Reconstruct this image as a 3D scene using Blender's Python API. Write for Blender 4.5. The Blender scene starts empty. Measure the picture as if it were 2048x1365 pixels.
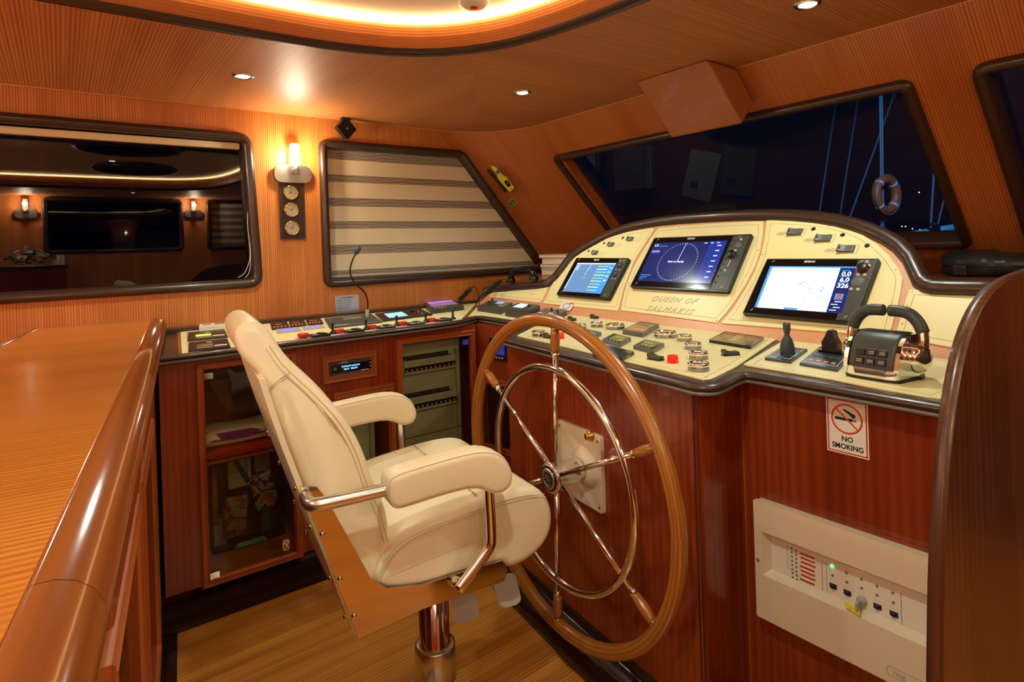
import bpy, bmesh, math, random
from mathutils import Vector, Matrix
from mathutils.geometry import tessellate_polygon
random.seed(7)
S = bpy.context.scene
COL = S.collection
V = Vector
PI = math.pi
def rad(a): return a * PI / 180

# ------------------------------------------------------------------ camera
# room axes: X runs forward along the port wall, Y to port, Z up
F, CX, CY, ROLL, YAW, H = 1200.0, 1024.0, 497.0, rad(-1.85), rad(53.08), 1.24
cam = bpy.data.objects.new('camera', bpy.data.cameras.new('camera')); COL.objects.link(cam)
cam.data.sensor_width = 36; cam.data.lens = 36 * F / 2048
cam.data.clip_start = 0.02; cam.data.clip_end = 200
cam.data.shift_y = -(682.5 - CY) / 2048 * 1.0
fwd = V((math.cos(YAW), math.sin(YAW), 0)); right = V((math.sin(YAW), -math.cos(YAW), 0)); up = V((0, 0, 1))
# roll about the lens axis
r2 = right * math.cos(ROLL) + up * math.sin(ROLL); u2 = up * math.cos(ROLL) - right * math.sin(ROLL)
cam.matrix_world = Matrix(((r2.x, u2.x, -fwd.x, 0), (r2.y, u2.y, -fwd.y, 0), (r2.z, u2.z, -fwd.z, H), (0, 0, 0, 1)))
S.camera = cam

# ------------------------------------------------------------------ world, exposure, ceiling lamps
W = bpy.data.worlds.new('night'); S.world = W; W.use_nodes = True
W.node_tree.nodes['Background'].inputs[0].default_value = (0.004, 0.010, 0.030, 1)
W.node_tree.nodes['Background'].inputs[1].default_value = 0.22
S.view_settings.view_transform = 'Standard'; S.view_settings.look = 'None'
S.view_settings.gamma = 1; S.view_settings.exposure = 0.68
S.view_settings.use_curve_mapping = False

CEIL = 1.955
RECESS = 0.10
def area(name, loc, size, power, color, rot=(0, 0, 0), shape='RECTANGLE', sy=None, spread=180):
    l = bpy.data.lights.new(name, 'AREA'); l.shape = shape; l.size = size
    if sy: l.size_y = sy
    l.energy = power; l.color = color; l.spread = rad(spread)
    o = bpy.data.objects.new(name, l); o.location = loc; o.rotation_euler = rot; COL.objects.link(o); return o
def ptlight(name, loc, power, color, r=0.03):
    l = bpy.data.lights.new(name, 'POINT'); l.energy = power; l.color = color; l.shadow_soft_size = r
    o = bpy.data.objects.new(name, l); o.location = loc; COL.objects.link(o); return o
DOWN = [(0.592, 2.518), (1.713, 2.162), (1.836, 0.906), (-0.75, 2.518), (-2.0, 2.45),
        (0.35, 0.45), (-0.95, 0.67), (1.75, -0.60), (0.62, -1.15), (-0.75, -1.15), (-2.0, -1.10)]  # the aft and recess lamps are unseen, added to even out the light
DL_POWER = 13.0
DL_COL = (0.90, 1.0, 0.84)
LED_EMIT = 10.0

# ------------------------------------------------------------------ geometry helpers
def cray(px, py):
    a, b = (px - CX) / F, (py - CY) / F
    c, s = math.cos(ROLL), math.sin(ROLL)
    u, v = a * c + b * s, -a * s + b * c
    return right * u - up * v + fwd
def hit(px, py, n, c):
    o = V((0, 0, H)); d = cray(px, py); t = (c - n.dot(o)) / n.dot(d); return o + d * t
def atz(px, py, z): return hit(px, py, V((0, 0, 1)), z)
def aty(px, py, y): return hit(px, py, V((0, 1, 0)), y)
def atx(px, py, x): return hit(px, py, V((1, 0, 0)), x)

class Fr:
    """a flat working frame: origin, two in-plane axes and a normal"""
    def __init__(s, o, u, v, n=None):
        s.o = V(o); s.u = V(u).normalized(); s.v = V(v).normalized(); s.n = V(n).normalized() if n else s.u.cross(s.v).normalized()
    def p(s, a, b, h=0): return s.o + s.u * a + s.v * b + s.n * h
    def px(s, x, y, h=0):
        P = hit(x, y, s.n, s.n.dot(s.o) + h) - s.o
        return (P.dot(s.u), P.dot(s.v))
    def pxs(s, L, h=0): return [s.px(x, y, h) for x, y in L]
    def sub(s, a, b, rot=0, h=0):
        c, q = math.cos(rot), math.sin(rot)
        return Fr(s.p(a, b, h), s.u * c + s.v * q, s.v * c - s.u * q, s.n)
    def mat(s):
        return Matrix(((s.u.x, s.v.x, s.n.x, s.o.x), (s.u.y, s.v.y, s.n.y, s.o.y), (s.u.z, s.v.z, s.n.z, s.o.z), (0, 0, 0, 1)))
ID = Fr((0, 0, 0), (1, 0, 0), (0, 1, 0))

def area2(P):
    return sum(P[i][0] * P[(i + 1) % len(P)][1] - P[(i + 1) % len(P)][0] * P[i][1] for i in range(len(P))) / 2
def ccw(P): return list(P) if area2(P) > 0 else list(reversed(P))
def rect(a0, b0, a1, b1): return [(a0, b0), (a1, b0), (a1, b1), (a0, b1)]
def rrect(a0, b0, a1, b1, r, k=5): return rnd(rect(a0, b0, a1, b1), r, k)
def rnd(P, r, k=5):
    """round the corners of a polygon"""
    P = ccw(P); out = []; n = len(P)
    for i in range(n):
        ri = r[i] if isinstance(r, (list, tuple)) else r
        p0, p, p1 = V(P[i - 1]), V(P[i]), V(P[(i + 1) % n])
        if ri <= 1e-6: out.append(tuple(p)); continue
        a, b = (p0 - p), (p1 - p)
        la, lb = a.length, b.length; a.normalize(); b.normalize()
        ang = math.acos(max(-1, min(1, a.dot(b))))
        t = min(ri / math.tan(ang / 2), la * .48, lb * .48)
        A, B = p + a * t, p + b * t
        for j in range(k + 1):
            f = j / k
            q = A * (1 - f) ** 2 + p * 2 * f * (1 - f) + B * f * f
            out.append((q.x, q.y))
    return out
def circ(a, b, r, k=24, ry=None): return [(a + r * math.cos(2 * PI * i / k), b + (ry or r) * math.sin(2 * PI * i / k)) for i in range(k)]
def smooth(P, it=2, closed=False):
    for _ in range(it):
        Q = [] if closed else [P[0]]
        m = len(P)
        for i in range(m if closed else m - 1):
            a, b = P[i], P[(i + 1) % m]
            Q.append(tuple(a[k] * .75 + b[k] * .25 for k in range(len(a)))); Q.append(tuple(a[k] * .25 + b[k] * .75 for k in range(len(a))))
        if not closed: Q.append(P[-1])
        P = Q
    return P

class MB:
    def __init__(s):
        s.bm = bmesh.new(); s.uv = s.bm.loops.layers.uv.new('UVMap')
    def face(s, pts, uvs=None, smooth=False):
        vs = [s.bm.verts.new(p) for p in pts]
        try: f = s.bm.faces.new(vs)
        except ValueError: return
        f.smooth = smooth
        if uvs:
            for l, q in zip(f.loops, uvs): l[s.uv].uv = q
            f.tag = True
        return f
    def add(s, tb, M=None):
        if M is not None: tb.transform(M)
        me = bpy.data.meshes.new('t'); tb.to_mesh(me); tb.free(); s.bm.from_mesh(me); bpy.data.meshes.remove(me); return s
    def box(s, fr, a0, b0, h0, a1, b1, h1, bev=0, seg=2):
        tb = bmesh.new()
        bmesh.ops.create_cube(tb, size=1)
        for v in tb.verts:
            v.co = V(((a0 + a1) / 2 + v.co.x * (a1 - a0), (b0 + b1) / 2 + v.co.y * (b1 - b0), (h0 + h1) / 2 + v.co.z * (h1 - h0)))
        if bev: bmesh.ops.bevel(tb, geom=tb.edges[:], offset=bev, segments=seg, affect='EDGES', profile=.5)
        if bev and seg > 1:
            for f in tb.faces: f.smooth = False
        return s.add(tb, fr.mat())
    def plate(s, fr, outline, h0, h1, holes=(), bev=0, seg=2):
        """flat shape with holes, given thickness from h0 to h1"""
        outer = ccw(outline); hs = [list(reversed(ccw(h))) for h in holes]
        if h0 > h1: h0, h1 = h1, h0
        tb = bmesh.new()
        loops = [outer] + hs
        flat = [p for l in loops for p in l]
        vt = [tb.verts.new((p[0], p[1], h1)) for p in flat]; vb = [tb.verts.new((p[0], p[1], h0)) for p in flat]
        if holes:
            ed = []; i0 = 0
            for l in loops:
                ed += [tb.edges.new((vt[i0 + i], vt[i0 + (i + 1) % len(l)])) for i in range(len(l))]; i0 += len(l)
            bmesh.ops.triangle_fill(tb, use_beauty=True, use_dissolve=False, edges=ed, normal=(0, 0, 1))
            idx = {v: i for i, v in enumerate(vt)}
            for f in list(tb.faces):
                f.normal_update()
                if f.normal.z < 0: f.normal_flip()
                try: tb.faces.new([vb[idx[v]] for v in reversed(f.verts)])
                except (ValueError, KeyError): pass
        else:
            tb.faces.new(vt); tb.faces.new(list(reversed(vb)))
        i0 = 0
        for l in loops:
            n = len(l)
            for i in range(n):
                j = (i + 1) % n
                try: tb.faces.new((vb[i0 + i], vb[i0 + j], vt[i0 + j], vt[i0 + i]))
                except ValueError: pass
            i0 += n
        if bev:
            ed = [e for e in tb.edges if (len(e.link_faces) == 2 and e.calc_face_angle(0) > .6 and all(abs(v.co.z - h1) < 1e-6 for v in e.verts))]
            bmesh.ops.bevel(tb, geom=ed, offset=bev, segments=seg, affect='EDGES', profile=.5)
        return s.add(tb, fr.mat())
    def rim(s, fr, path, prof, closed=True, smooth=True, cap=True):
        """moulding: profile of (in-plane offset, height) swept along a flat path; +offset is to the left of travel"""
        n = len(path); P = [V(p) for p in path]; R = []
        for i in range(n):
            a = P[i - 1] if (closed or i > 0) else None
            b = P[(i + 1) % n] if (closed or i < n - 1) else None
            d0 = (P[i] - a).normalized() if a is not None and (P[i] - a).length > 1e-9 else None
            d1 = (b - P[i]).normalized() if b is not None and (b - P[i]).length > 1e-9 else None
            d0 = d0 or d1; d1 = d1 or d0
            n0, n1 = V((-d0.y, d0.x)), V((-d1.y, d1.x)); m = (n0 + n1)
            m = m / max(m.dot(n0), .35) if m.length > 1e-6 else n0
            R.append([s.bm.verts.new(fr.p(P[i].x + m.x * o, P[i].y + m.y * o, h)) for o, h in prof])
        L = 0
        for i in range(n if closed else n - 1):
            j = (i + 1) % n; d = (P[j] - P[i]).length; c = 0
            for k in range(len(prof) - 1):
                w = math.hypot(prof[k + 1][0] - prof[k][0], prof[k + 1][1] - prof[k][1])
                try: f = s.bm.faces.new((R[i][k], R[i][k + 1], R[j][k + 1], R[j][k]))
                except ValueError: continue
                f.smooth = smooth; f.tag = True
                for l, q in zip(f.loops, ((c, L), (c + w, L), (c + w, L + d), (c, L + d))): l[s.uv].uv = q
                c += w
            L += d
        if not closed and cap and len(prof) > 2:
            for r in (R[0], R[-1]):
                try: s.bm.faces.new(r)
                except ValueError: pass
        return s
    def tube(s, path, r, k=12, closed=False, caps=True, uvs=1.0):
        P = [V(p) for p in path]; n = len(P)
        rr = r if isinstance(r, (list, tuple)) else [r] * n
        T = []
        for i in range(n):
            a = P[i - 1] if (closed or i > 0) else P[i]; b = P[(i + 1) % n] if (closed or i < n - 1) else P[i]
            T.append((b - a).normalized())
        x = T[0].orthogonal().normalized(); rings = []; L = 0
        for i in range(n):
            x = (x - T[i] * x.dot(T[i])).normalized(); y = T[i].cross(x)
            rings.append([s.bm.verts.new(P[i] + (x * math.cos(2 * PI * j / k) + y * math.sin(2 * PI * j / k)) * rr[i]) for j in range(k)])
        # pick the ring shift that closes without a twist
        off = 0
        if closed: off = min(range(k), key=lambda o: (rings[-1][0].co - P[-1] - (rings[0][o].co - P[0])).length)
        for i in range(n if closed else n - 1):
            j = (i + 1) % n; d = (P[j] - P[i]).length; o = off if (closed and j == 0) else 0
            for q in range(k):
                f = s.bm.faces.new((rings[i][q], rings[i][(q + 1) % k], rings[j][(q + 1 + o) % k], rings[j][(q + o) % k]))
                f.smooth = True; f.tag = True
                w = 2 * PI * rr[i] / k
                for l, t in zip(f.loops, ((q * w, L), (q * w + w, L), (q * w + w, L + d), (q * w, L + d))): l[s.uv].uv = t
            L += d
        if caps and not closed:
            s.bm.faces.new(list(reversed(rings[0]))); s.bm.faces.new(rings[-1])
        return s
    def lathe(s, fr, prof, k=24, a=0, b=0, sm=True, ang=2 * PI, sy=1.0):
        rings = []
        full = abs(ang - 2 * PI) < 1e-6
        m = k if full else k + 1
        for r, h in prof:
            if r < 1e-6: rings.append([s.bm.verts.new(fr.p(a, b, h))] * m)
            else: rings.append([s.bm.verts.new(fr.p(a + r * math.cos(ang * j / k), b + sy * r * math.sin(ang * j / k), h)) for j in range(m)])
        for i in range(len(prof) - 1):
            for j in range(k):
                q = (j + 1) % m
                vs = []
                for v in (rings[i][j], rings[i][q], rings[i + 1][q], rings[i + 1][j]):
                    if v not in vs: vs.append(v)
                if len(vs) >= 3:
                    try: f = s.bm.faces.new(vs); f.smooth = sm
                    except ValueError: pass
        return s
    def ball(s, c, r, k=14, sc=(1, 1, 1)):
        tb = bmesh.new(); bmesh.ops.create_uvsphere(tb, u_segments=k, v_segments=k // 2 + 2, radius=r)
        for f in tb.faces: f.smooth = True
        M = Matrix.Translation(V(c)) @ Matrix.Diagonal((*sc, 1)); return s.add(tb, M)
    def build(s, name, mat, parent=None, local=False, grain='v', gd=(0, 1, 0), fix=True):
        """link as one mesh object; geometry given in room coordinates unless local"""
        bm = s.bm
        if fix: bmesh.ops.remove_doubles(bm, verts=bm.verts, dist=1e-6)
        g = V(gd).normalized(); gp = V((0, 0, 1)).cross(g)
        for f in bm.faces:
            if f.tag: continue
            n = f.normal
            for l in f.loops:
                p = l.vert.co
                if abs(n.z) > .75: q = (p.dot(gp), p.dot(g))
                else:
                    t = V((-n.y, n.x, 0)).normalized()
                    q = (p.dot(t) + n.x * .37, p.z) if grain == 'v' else (p.z, p.dot(t))
                l[s.uv].uv = q
        me = bpy.data.meshes.new(name); bm.to_mesh(me); bm.free()
        if parent is not None and not local: me.transform(INV[parent.name])
        o = bpy.data.objects.new(name, me); COL.objects.link(o)
        if parent is not None:
            o.parent = parent
            INV[o.name] = INV[parent.name]
        else: INV[o.name] = Matrix.Identity(4)
        if mat: me.materials.append(mat)
        return o
INV = {}
def tag(o, label, cat=None, group=None, kind=None):
    if label: o['label'] = label
    if cat: o['category'] = cat
    if group: o['group'] = group
    if kind: o['kind'] = kind
    return o
def thing(name, label, cat, fr=None, loc=(0, 0, 0), group=None):
    """an Empty at the thing's base that carries its parts"""
    o = bpy.data.objects.new(name, None); COL.objects.link(o); o.empty_display_size = .05
    M = fr.mat() if fr else Matrix.Translation(V(loc))
    o.matrix_world = M; INV[o.name] = M.inverted(); tag(o, label, cat, group); return o
def solo(o, label, cat, group=None):
    """move a one-mesh thing's origin to its base"""
    me = o.data; xs = [v.co for v in me.vertices]
    c = V((sum(p.x for p in xs) / len(xs), sum(p.y for p in xs) / len(xs), min(p.z for p in xs)))
    me.transform(Matrix.Translation(-c)); o.location = c; INV[o.name] = Matrix.Translation(-c)
    return tag(o, label, cat, group)
def struct(o): o['kind'] = 'structure'; return o
def kids(o): return [c for c in bpy.data.objects if c.parent == o]
def copy_tree(o, parent=None):
    c = o.copy(); COL.objects.link(c); c.parent = parent
    for k in kids(o): copy_tree(k, c)
    return c
def place_copy(o, fr, label, group=None):
    c = copy_tree(o); c.matrix_world = fr.mat(); INV[c.name] = fr.mat().inverted(); tag(c, label, None, group); return c
def text(body, fr, size, mat, parent, name='lettering', ax='CENTER', ext=0.0003, shear=0, h=0.0006, bold=0, sx=1.0, wire=0, sp=1.0):
    cu = bpy.data.curves.new('t', 'FONT'); cu.body = body; cu.size = size; cu.align_x = ax; cu.align_y = 'CENTER'
    cu.extrude = ext; cu.shear = shear; cu.resolution_u = 3; cu.offset = bold; cu.space_character = sp
    if wire: cu.fill_mode = 'NONE'; cu.bevel_depth = wire; cu.bevel_resolution = 0; cu.extrude = 0; cu.offset = 0
    ob = bpy.data.objects.new('t', cu); COL.objects.link(ob)
    dg = bpy.context.evaluated_depsgraph_get(); me = bpy.data.meshes.new_from_object(ob.evaluated_get(dg)); bpy.data.objects.remove(ob); bpy.data.curves.remove(cu)
    me.name = name; me.materials.clear(); me.materials.append(mat)
    M = fr.mat() @ Matrix.Translation((0, 0, h)) @ Matrix.Diagonal((sx, 1, 1, 1))
    me.transform(INV[parent.name] @ M if parent else M)
    o = bpy.data.objects.new(name, me); COL.objects.link(o)
    if parent: o.parent = parent; INV[o.name] = INV[parent.name]
    return o

# ------------------------------------------------------------------ materials
def lin(c): return tuple(((x / 255 + .055) / 1.055) ** 2.4 if x / 255 > .04045 else x / 255 / 12.92 for x in c) + (1,)
def pbr(name, col, rough=.5, metal=0, emit=None, es=1, spec=.5, coat=0, bump=0, bscale=200, trans=0, ior=1.45, alpha=1):
    m = bpy.data.materials.new(name); m.use_nodes = True; nt = m.node_tree; b = nt.nodes['Principled BSDF']
    b.inputs['Base Color'].default_value = lin(col); b.inputs['Roughness'].default_value = rough; b.inputs['Metallic'].default_value = metal
    b.inputs['Specular IOR Level'].default_value = spec; b.inputs['Coat Weight'].default_value = coat; b.inputs['Coat Roughness'].default_value = .08
    b.inputs['Transmission Weight'].default_value = trans; b.inputs['IOR'].default_value = ior
    if emit: b.inputs['Emission Color'].default_value = lin(emit); b.inputs['Emission Strength'].default_value = es
    if bump:
        n = nt.nodes.new('ShaderNodeTexNoise'); n.inputs['Scale'].default_value = bscale; n.inputs['Detail'].default_value = 3
        tc = nt.nodes.new('ShaderNodeTexCoord'); bp = nt.nodes.new('ShaderNodeBump'); bp.inputs['Strength'].default_value = bump; bp.inputs['Distance'].default_value = .002
        nt.links.new(tc.outputs['Object'], n.inputs['Vector']); nt.links.new(n.outputs['Fac'], bp.inputs['Height']); nt.links.new(bp.outputs['Normal'], b.inputs['Normal'])
    return m
def veneer(name, c1, c2, period=.012, rough=.35, coat=0, along=.5, contrast=1.0, dist=.25, c3=None, broad=6):
    """wood whose grain runs along V; colour bands change across U (both in metres)"""
    m = bpy.data.materials.new(name); m.use_nodes = True; nt = m.node_tree; N = nt.nodes; L = nt.links; b = N['Principled BSDF']
    uv = N.new('ShaderNodeUVMap'); uv.uv_map = 'UVMap'
    mp = N.new('ShaderNodeMapping'); mp.inputs['Scale'].default_value = (1 / period, along, 1); L.new(uv.outputs['UV'], mp.inputs['Vector'])
    n1 = N.new('ShaderNodeTexNoise'); n1.noise_dimensions = '2D'; n1.inputs['Scale'].default_value = 1.0; n1.inputs['Detail'].default_value = 2; n1.inputs['Roughness'].default_value = .6
    L.new(mp.outputs['Vector'], n1.inputs['Vector'])
    wv = N.new('ShaderNodeTexWave'); wv.wave_type = 'BANDS'; wv.bands_direction = 'X'; wv.inputs['Scale'].default_value = .32; wv.inputs['Distortion'].default_value = 6 * dist * 4
    wv.inputs['Detail'].default_value = 1; wv.inputs['Detail Scale'].default_value = .35; L.new(mp.outputs['Vector'], wv.inputs['Vector'])
    mx = N.new('ShaderNodeMix'); mx.data_type = 'FLOAT'; mx.inputs[0].default_value = .55; L.new(wv.outputs['Fac'], mx.inputs[2]); L.new(n1.outputs['Fac'], mx.inputs[3])
    rp = N.new('ShaderNodeMapRange'); rp.inputs[1].default_value = .5 - .32 / contrast; rp.inputs[2].default_value = .5 + .32 / contrast; L.new(mx.outputs[0], rp.inputs[0])
    cm = N.new('ShaderNodeMix'); cm.data_type = 'RGBA'; cm.inputs[6].default_value = lin(c1); cm.inputs[7].default_value = lin(c2); L.new(rp.outputs[0], cm.inputs[0])
    m2 = N.new('ShaderNodeMapping'); m2.inputs['Scale'].default_value = (broad, .7, 1); L.new(uv.outputs['UV'], m2.inputs['Vector'])
    n2 = N.new('ShaderNodeTexNoise'); n2.noise_dimensions = '2D'; n2.inputs['Scale'].default_value = 1; n2.inputs['Detail'].default_value = 2; L.new(m2.outputs['Vector'], n2.inputs['Vector'])
    c3 = c3 or c2
    cm2 = N.new('ShaderNodeMix'); cm2.data_type = 'RGBA'; cm2.inputs[7].default_value = lin(c3); L.new(cm.outputs[2], cm2.inputs[6])
    r2_ = N.new('ShaderNodeMapRange'); r2_.inputs[1].default_value = .45; r2_.inputs[2].default_value = .75; r2_.inputs[4].default_value = .55; L.new(n2.outputs['Fac'], r2_.inputs[0]); L.new(r2_.outputs[0], cm2.inputs[0])
    L.new(cm2.outputs[2], b.inputs['Base Color'])
    b.inputs['Roughness'].default_value = rough; b.inputs['Coat Weight'].default_value = coat; b.inputs['Coat Roughness'].default_value = .12
    return m
def glass(name, tint=(235, 235, 235), ior=1.5, rough=0.0, boost=1.0):
    m = bpy.data.materials.new(name); m.use_nodes = True; nt = m.node_tree; N = nt.nodes; N.remove(N['Principled BSDF'])
    o = N['Material Output']; t = N.new('ShaderNodeBsdfTransparent'); t.inputs[0].default_value = lin(tint)
    g = N.new('ShaderNodeBsdfGlossy'); g.inputs['Roughness'].default_value = rough; g.inputs[0].default_value = (boost, boost, boost, 1)
    fz = N.new('ShaderNodeFresnel'); fz.inputs[0].default_value = ior; x = N.new('ShaderNodeMixShader')
    ge = N.new('ShaderNodeNewGeometry'); iv_ = N.new('ShaderNodeMath'); iv_.operation = 'SUBTRACT'; iv_.inputs[0].default_value = 1; nt.links.new(ge.outputs['Backfacing'], iv_.inputs[1])
    mu = N.new('ShaderNodeMath'); mu.operation = 'MULTIPLY'; nt.links.new(fz.outputs[0], mu.inputs[0]); nt.links.new(iv_.outputs[0], mu.inputs[1]); nt.links.new(mu.outputs[0], x.inputs[0]); nt.links.new(t.outputs[0], x.inputs[1]); nt.links.new(g.outputs[0], x.inputs[2]); nt.links.new(x.outputs[0], o.inputs[0])
    return m
def glow(name, col, s=1.0):
    m = bpy.data.materials.new(name); m.use_nodes = True; nt = m.node_tree; N = nt.nodes; b = N['Principled BSDF']
    b.inputs['Base Color'].default_value = (0.01, 0.01, 0.01, 1); b.inputs['Roughness'].default_value = .15
    b.inputs['Emission Color'].default_value = lin(col); b.inputs['Emission Strength'].default_value = s; return m

M = {}
M['wall'] = veneer('striped_veneer_wall', (218, 140, 68), (168, 88, 32), .0098, .42, .05, .35, 1.05)
M['front'] = veneer('striped_veneer_front', (202, 122, 54), (152, 74, 26), .0098, .42, .05, .35, 1.05)
M['ceil'] = veneer('striped_veneer_ceiling', (206, 138, 80), (160, 92, 46), .0115, .50, .0, .35, 1.15)
M['island'] = veneer('striped_veneer_counter', (206, 126, 46), (168, 90, 26), .0125, .30, .35, .3, 1.1)
M['mahog'] = veneer('mahogany_panel', (156, 64, 20), (118, 38, 12), .026, .30, .4, .4, .65, .5, (98, 18, 8), 6)
M['mahogL'] = veneer('mahogany_light', (176, 102, 42), (142, 72, 26), .010, .35, .3, .8, .8, .4)
M['frameW'] = veneer('door_frame_wood', (176, 88, 36), (146, 64, 22), .012, .32, .4, .6, .7, .4)
M['rail'] = veneer('counter_rail_wood', (150, 84, 38), (120, 60, 26), .03, .16, .9, .8, .7, .6)
M['dark'] = veneer('dark_stained_wood', (66, 42, 31), (47, 28, 21), .010, .36, .22, .8, .8, .4)
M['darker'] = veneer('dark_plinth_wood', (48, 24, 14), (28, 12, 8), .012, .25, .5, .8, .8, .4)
M['arm'] = veneer('dark_bulkhead_wood', (94, 52, 24), (64, 32, 15), .018, .34, .10, 2.5, .8, .6, (56, 24, 12), 7)
M['peach'] = veneer('pink_veneer', (226, 168, 126), (204, 140, 98), .005, .4, .2, 60, 1.0)
M['teak'] = veneer('wheel_rim_teak', (180, 116, 44), (140, 78, 24), .010, .30, .5, 5, .9, .5)
M['floor'] = veneer('floor_planks', (214, 148, 58), (184, 112, 36), .012, .26, .4, 1.2, 1.2, .5, (142, 76, 22), 18)
M['box'] = veneer('plain_mahogany_box', (172, 106, 50), (148, 84, 34), .010, .38, .2, 5, .6, .6)
M['cream'] = pbr('cream_panel', (236, 224, 168), .38, spec=.4)
M['creamline'] = pbr('engraved_line', (120, 100, 70), .6)
M['engrave'] = pbr('name_engraving', (150, 128, 84), .5)
M['leather'] = pbr('cream_leather', (228, 210, 176), .42, bump=.12, bscale=260)
M['seam'] = pbr('seam_thread', (204, 184, 150), .6)
M['chrome'] = pbr('polished_steel', (236, 236, 236), .10, 1)
M['brushed'] = pbr('brushed_steel', (222, 220, 214), .28, 1)
M['mirror'] = pbr('mirror_plate', (206, 186, 160), .10, 1)
M['black'] = pbr('black_plastic', (26, 24, 22), .35)
M['blackg'] = pbr('black_gloss', (14, 14, 16), .10, spec=.6)
M['dgrey'] = pbr('dark_grey_plastic', (66, 68, 64), .42)
M['dchrome'] = pbr('smoked_chrome', (150, 150, 152), .16, 1)
M['gdial'] = pbr('gauge_dial_face', (92, 92, 92), .35)
M['slate'] = pbr('slate_faceplate', (34, 54, 66), .25)
M['slateg'] = pbr('slate_rubber', (62, 72, 82), .4)
M['grey'] = pbr('grey_plastic', (96, 98, 96), .42)
M['lgrey'] = pbr('light_grey_plastic', (170, 166, 158), .5)
M['white'] = pbr('white_plastic', (232, 224, 208), .35)
M['alarm'] = pbr('alarm_box_white', (226, 208, 180), .38)
M['cab'] = pbr('grey_green_steel', (160, 172, 150), .45)
M['cabd'] = pbr('dark_green_recess', (38, 44, 38), .6)
M['red'] = pbr('red_plastic', (200, 26, 18), .3)
M['redt'] = pbr('red_lens', (220, 40, 34), .15, emit=(200, 20, 20), es=.25)
M['yellow'] = pbr('yellow_plastic', (232, 226, 40), .35)
M['green'] = pbr('green_sign', (14, 120, 50), .4)
M['orangekey'] = pbr('orange_key', (210, 130, 60), .4)
M['ink'] = pbr('black_ink', (20, 18, 18), .6)
M['inkw'] = pbr('white_ink', (230, 226, 216), .6)
M['paper'] = pbr('white_paper', (226, 214, 196), .6)
M['folder'] = pbr('beige_folder', (150, 128, 96), .6)
M['brass'] = pbr('brass', (212, 170, 90), .22, 1)
M['dial'] = pbr('dial_face', (214, 206, 180), .34, .85)
M['blind'] = pbr('blind_fabric', (222, 204, 170), .8)
M['bag'] = pbr('black_bag_leather', (44, 46, 44), .34, bump=.5, bscale=60)
M['upper'] = pbr('white_ceiling_panel', (232, 214, 190), .5)
M['rope'] = pbr('ship_rope', (96, 104, 120), .7)
M['buoy'] = pbr('lifebuoy_orange', (190, 70, 30), .5)
M['pipe'] = pbr('painted_rail', (120, 170, 190), .35)
M['hull'] = pbr('dark_deck', (20, 28, 38), .5)
M['padfab'] = pbr('deck_cushion', (90, 110, 130), .7)
M['winglass'] = glass('window_glass', (150, 156, 160), 1.75)
M['windshield'] = glass('windshield_glass', (225, 228, 230), 1.5)
M['doorglass'] = glass('tinted_door_glass', (246, 242, 230), 1.4)
M['clear'] = glass('clear_lens', (240, 238, 232), 1.45)
M['led'] = glow('led_strip', (255, 220, 160), LED_EMIT)
M['lamp'] = glow('downlight_lens', (250, 255, 235), 12)
M['shade'] = glow('sconce_glass', (255, 226, 170), 7)
M['scr_blue'] = glow('screen_blue', (18, 40, 130), 1.0)
M['scr_navy'] = glow('screen_navy', (10, 26, 84), 1.0)
M['scr_grey'] = glow('screen_slate', (92, 128, 168), 1.0)
M['scr_white'] = glow('screen_white', (245, 252, 255), 1.25)
M['scr_cyan'] = glow('screen_cyan', (120, 190, 240), 1.2)
M['scr_lblue'] = glow('screen_light_blue', (60, 140, 210), 1.0)
M['scr_purple'] = glow('screen_purple', (128, 112, 220), 1.0)
M['scr_mauve'] = glow('screen_mauve', (110, 84, 130), .8)
M['scr_olive'] = glow('screen_olive', (112, 110, 30), .8)
M['scr_brown'] = glow('screen_brown', (110, 72, 40), .7)
M['scr_txt'] = glow('screen_text', (215, 235, 255), 1.1)
M['scr_green'] = glow('screen_green', (40, 200, 120), 1.0)
M['scr_lime'] = glow('screen_lime', (170, 220, 60), 1.0)
M['led_red'] = glow('led_red', (240, 60, 24), 1.6)
M['led_green'] = glow('led_green', (40, 255, 130), 3)
M['dim_green'] = pbr('unlit_led', (92, 120, 84), .4)
def blind_mat():
    m = bpy.data.materials.new('zebra_blind_sheer'); m.use_nodes = True; nt = m.node_tree; N = nt.nodes; L = nt.links; b = N['Principled BSDF']
    uv = N.new('ShaderNodeUVMap'); uv.uv_map = 'UVMap'; mp = N.new('ShaderNodeMapping'); mp.inputs['Scale'].default_value = (9, 120, 1); L.new(uv.outputs['UV'], mp.inputs[0])
    n = N.new('ShaderNodeTexNoise'); n.inputs['Scale'].default_value = 1; L.new(mp.outputs[0], n.inputs['Vector'])
    w = N.new('ShaderNodeTexWave'); w.bands_direction = 'Y'; w.inputs['Scale'].default_value = 18; w.inputs['Distortion'].default_value = 9; w.inputs['Detail Scale'].default_value = .4; L.new(uv.outputs['UV'], w.inputs['Vector'])
    c = N.new('ShaderNodeMix'); c.data_type = 'RGBA'; c.inputs[6].default_value = lin((128, 112, 98)); c.inputs[7].default_value = lin((160, 142, 124)); L.new(w.outputs['Fac'], c.inputs[0]); L.new(c.outputs[2], b.inputs['Base Color'])
    b.inputs['Roughness'].default_value = .7; return m
M['sheer'] = blind_mat()
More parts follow.
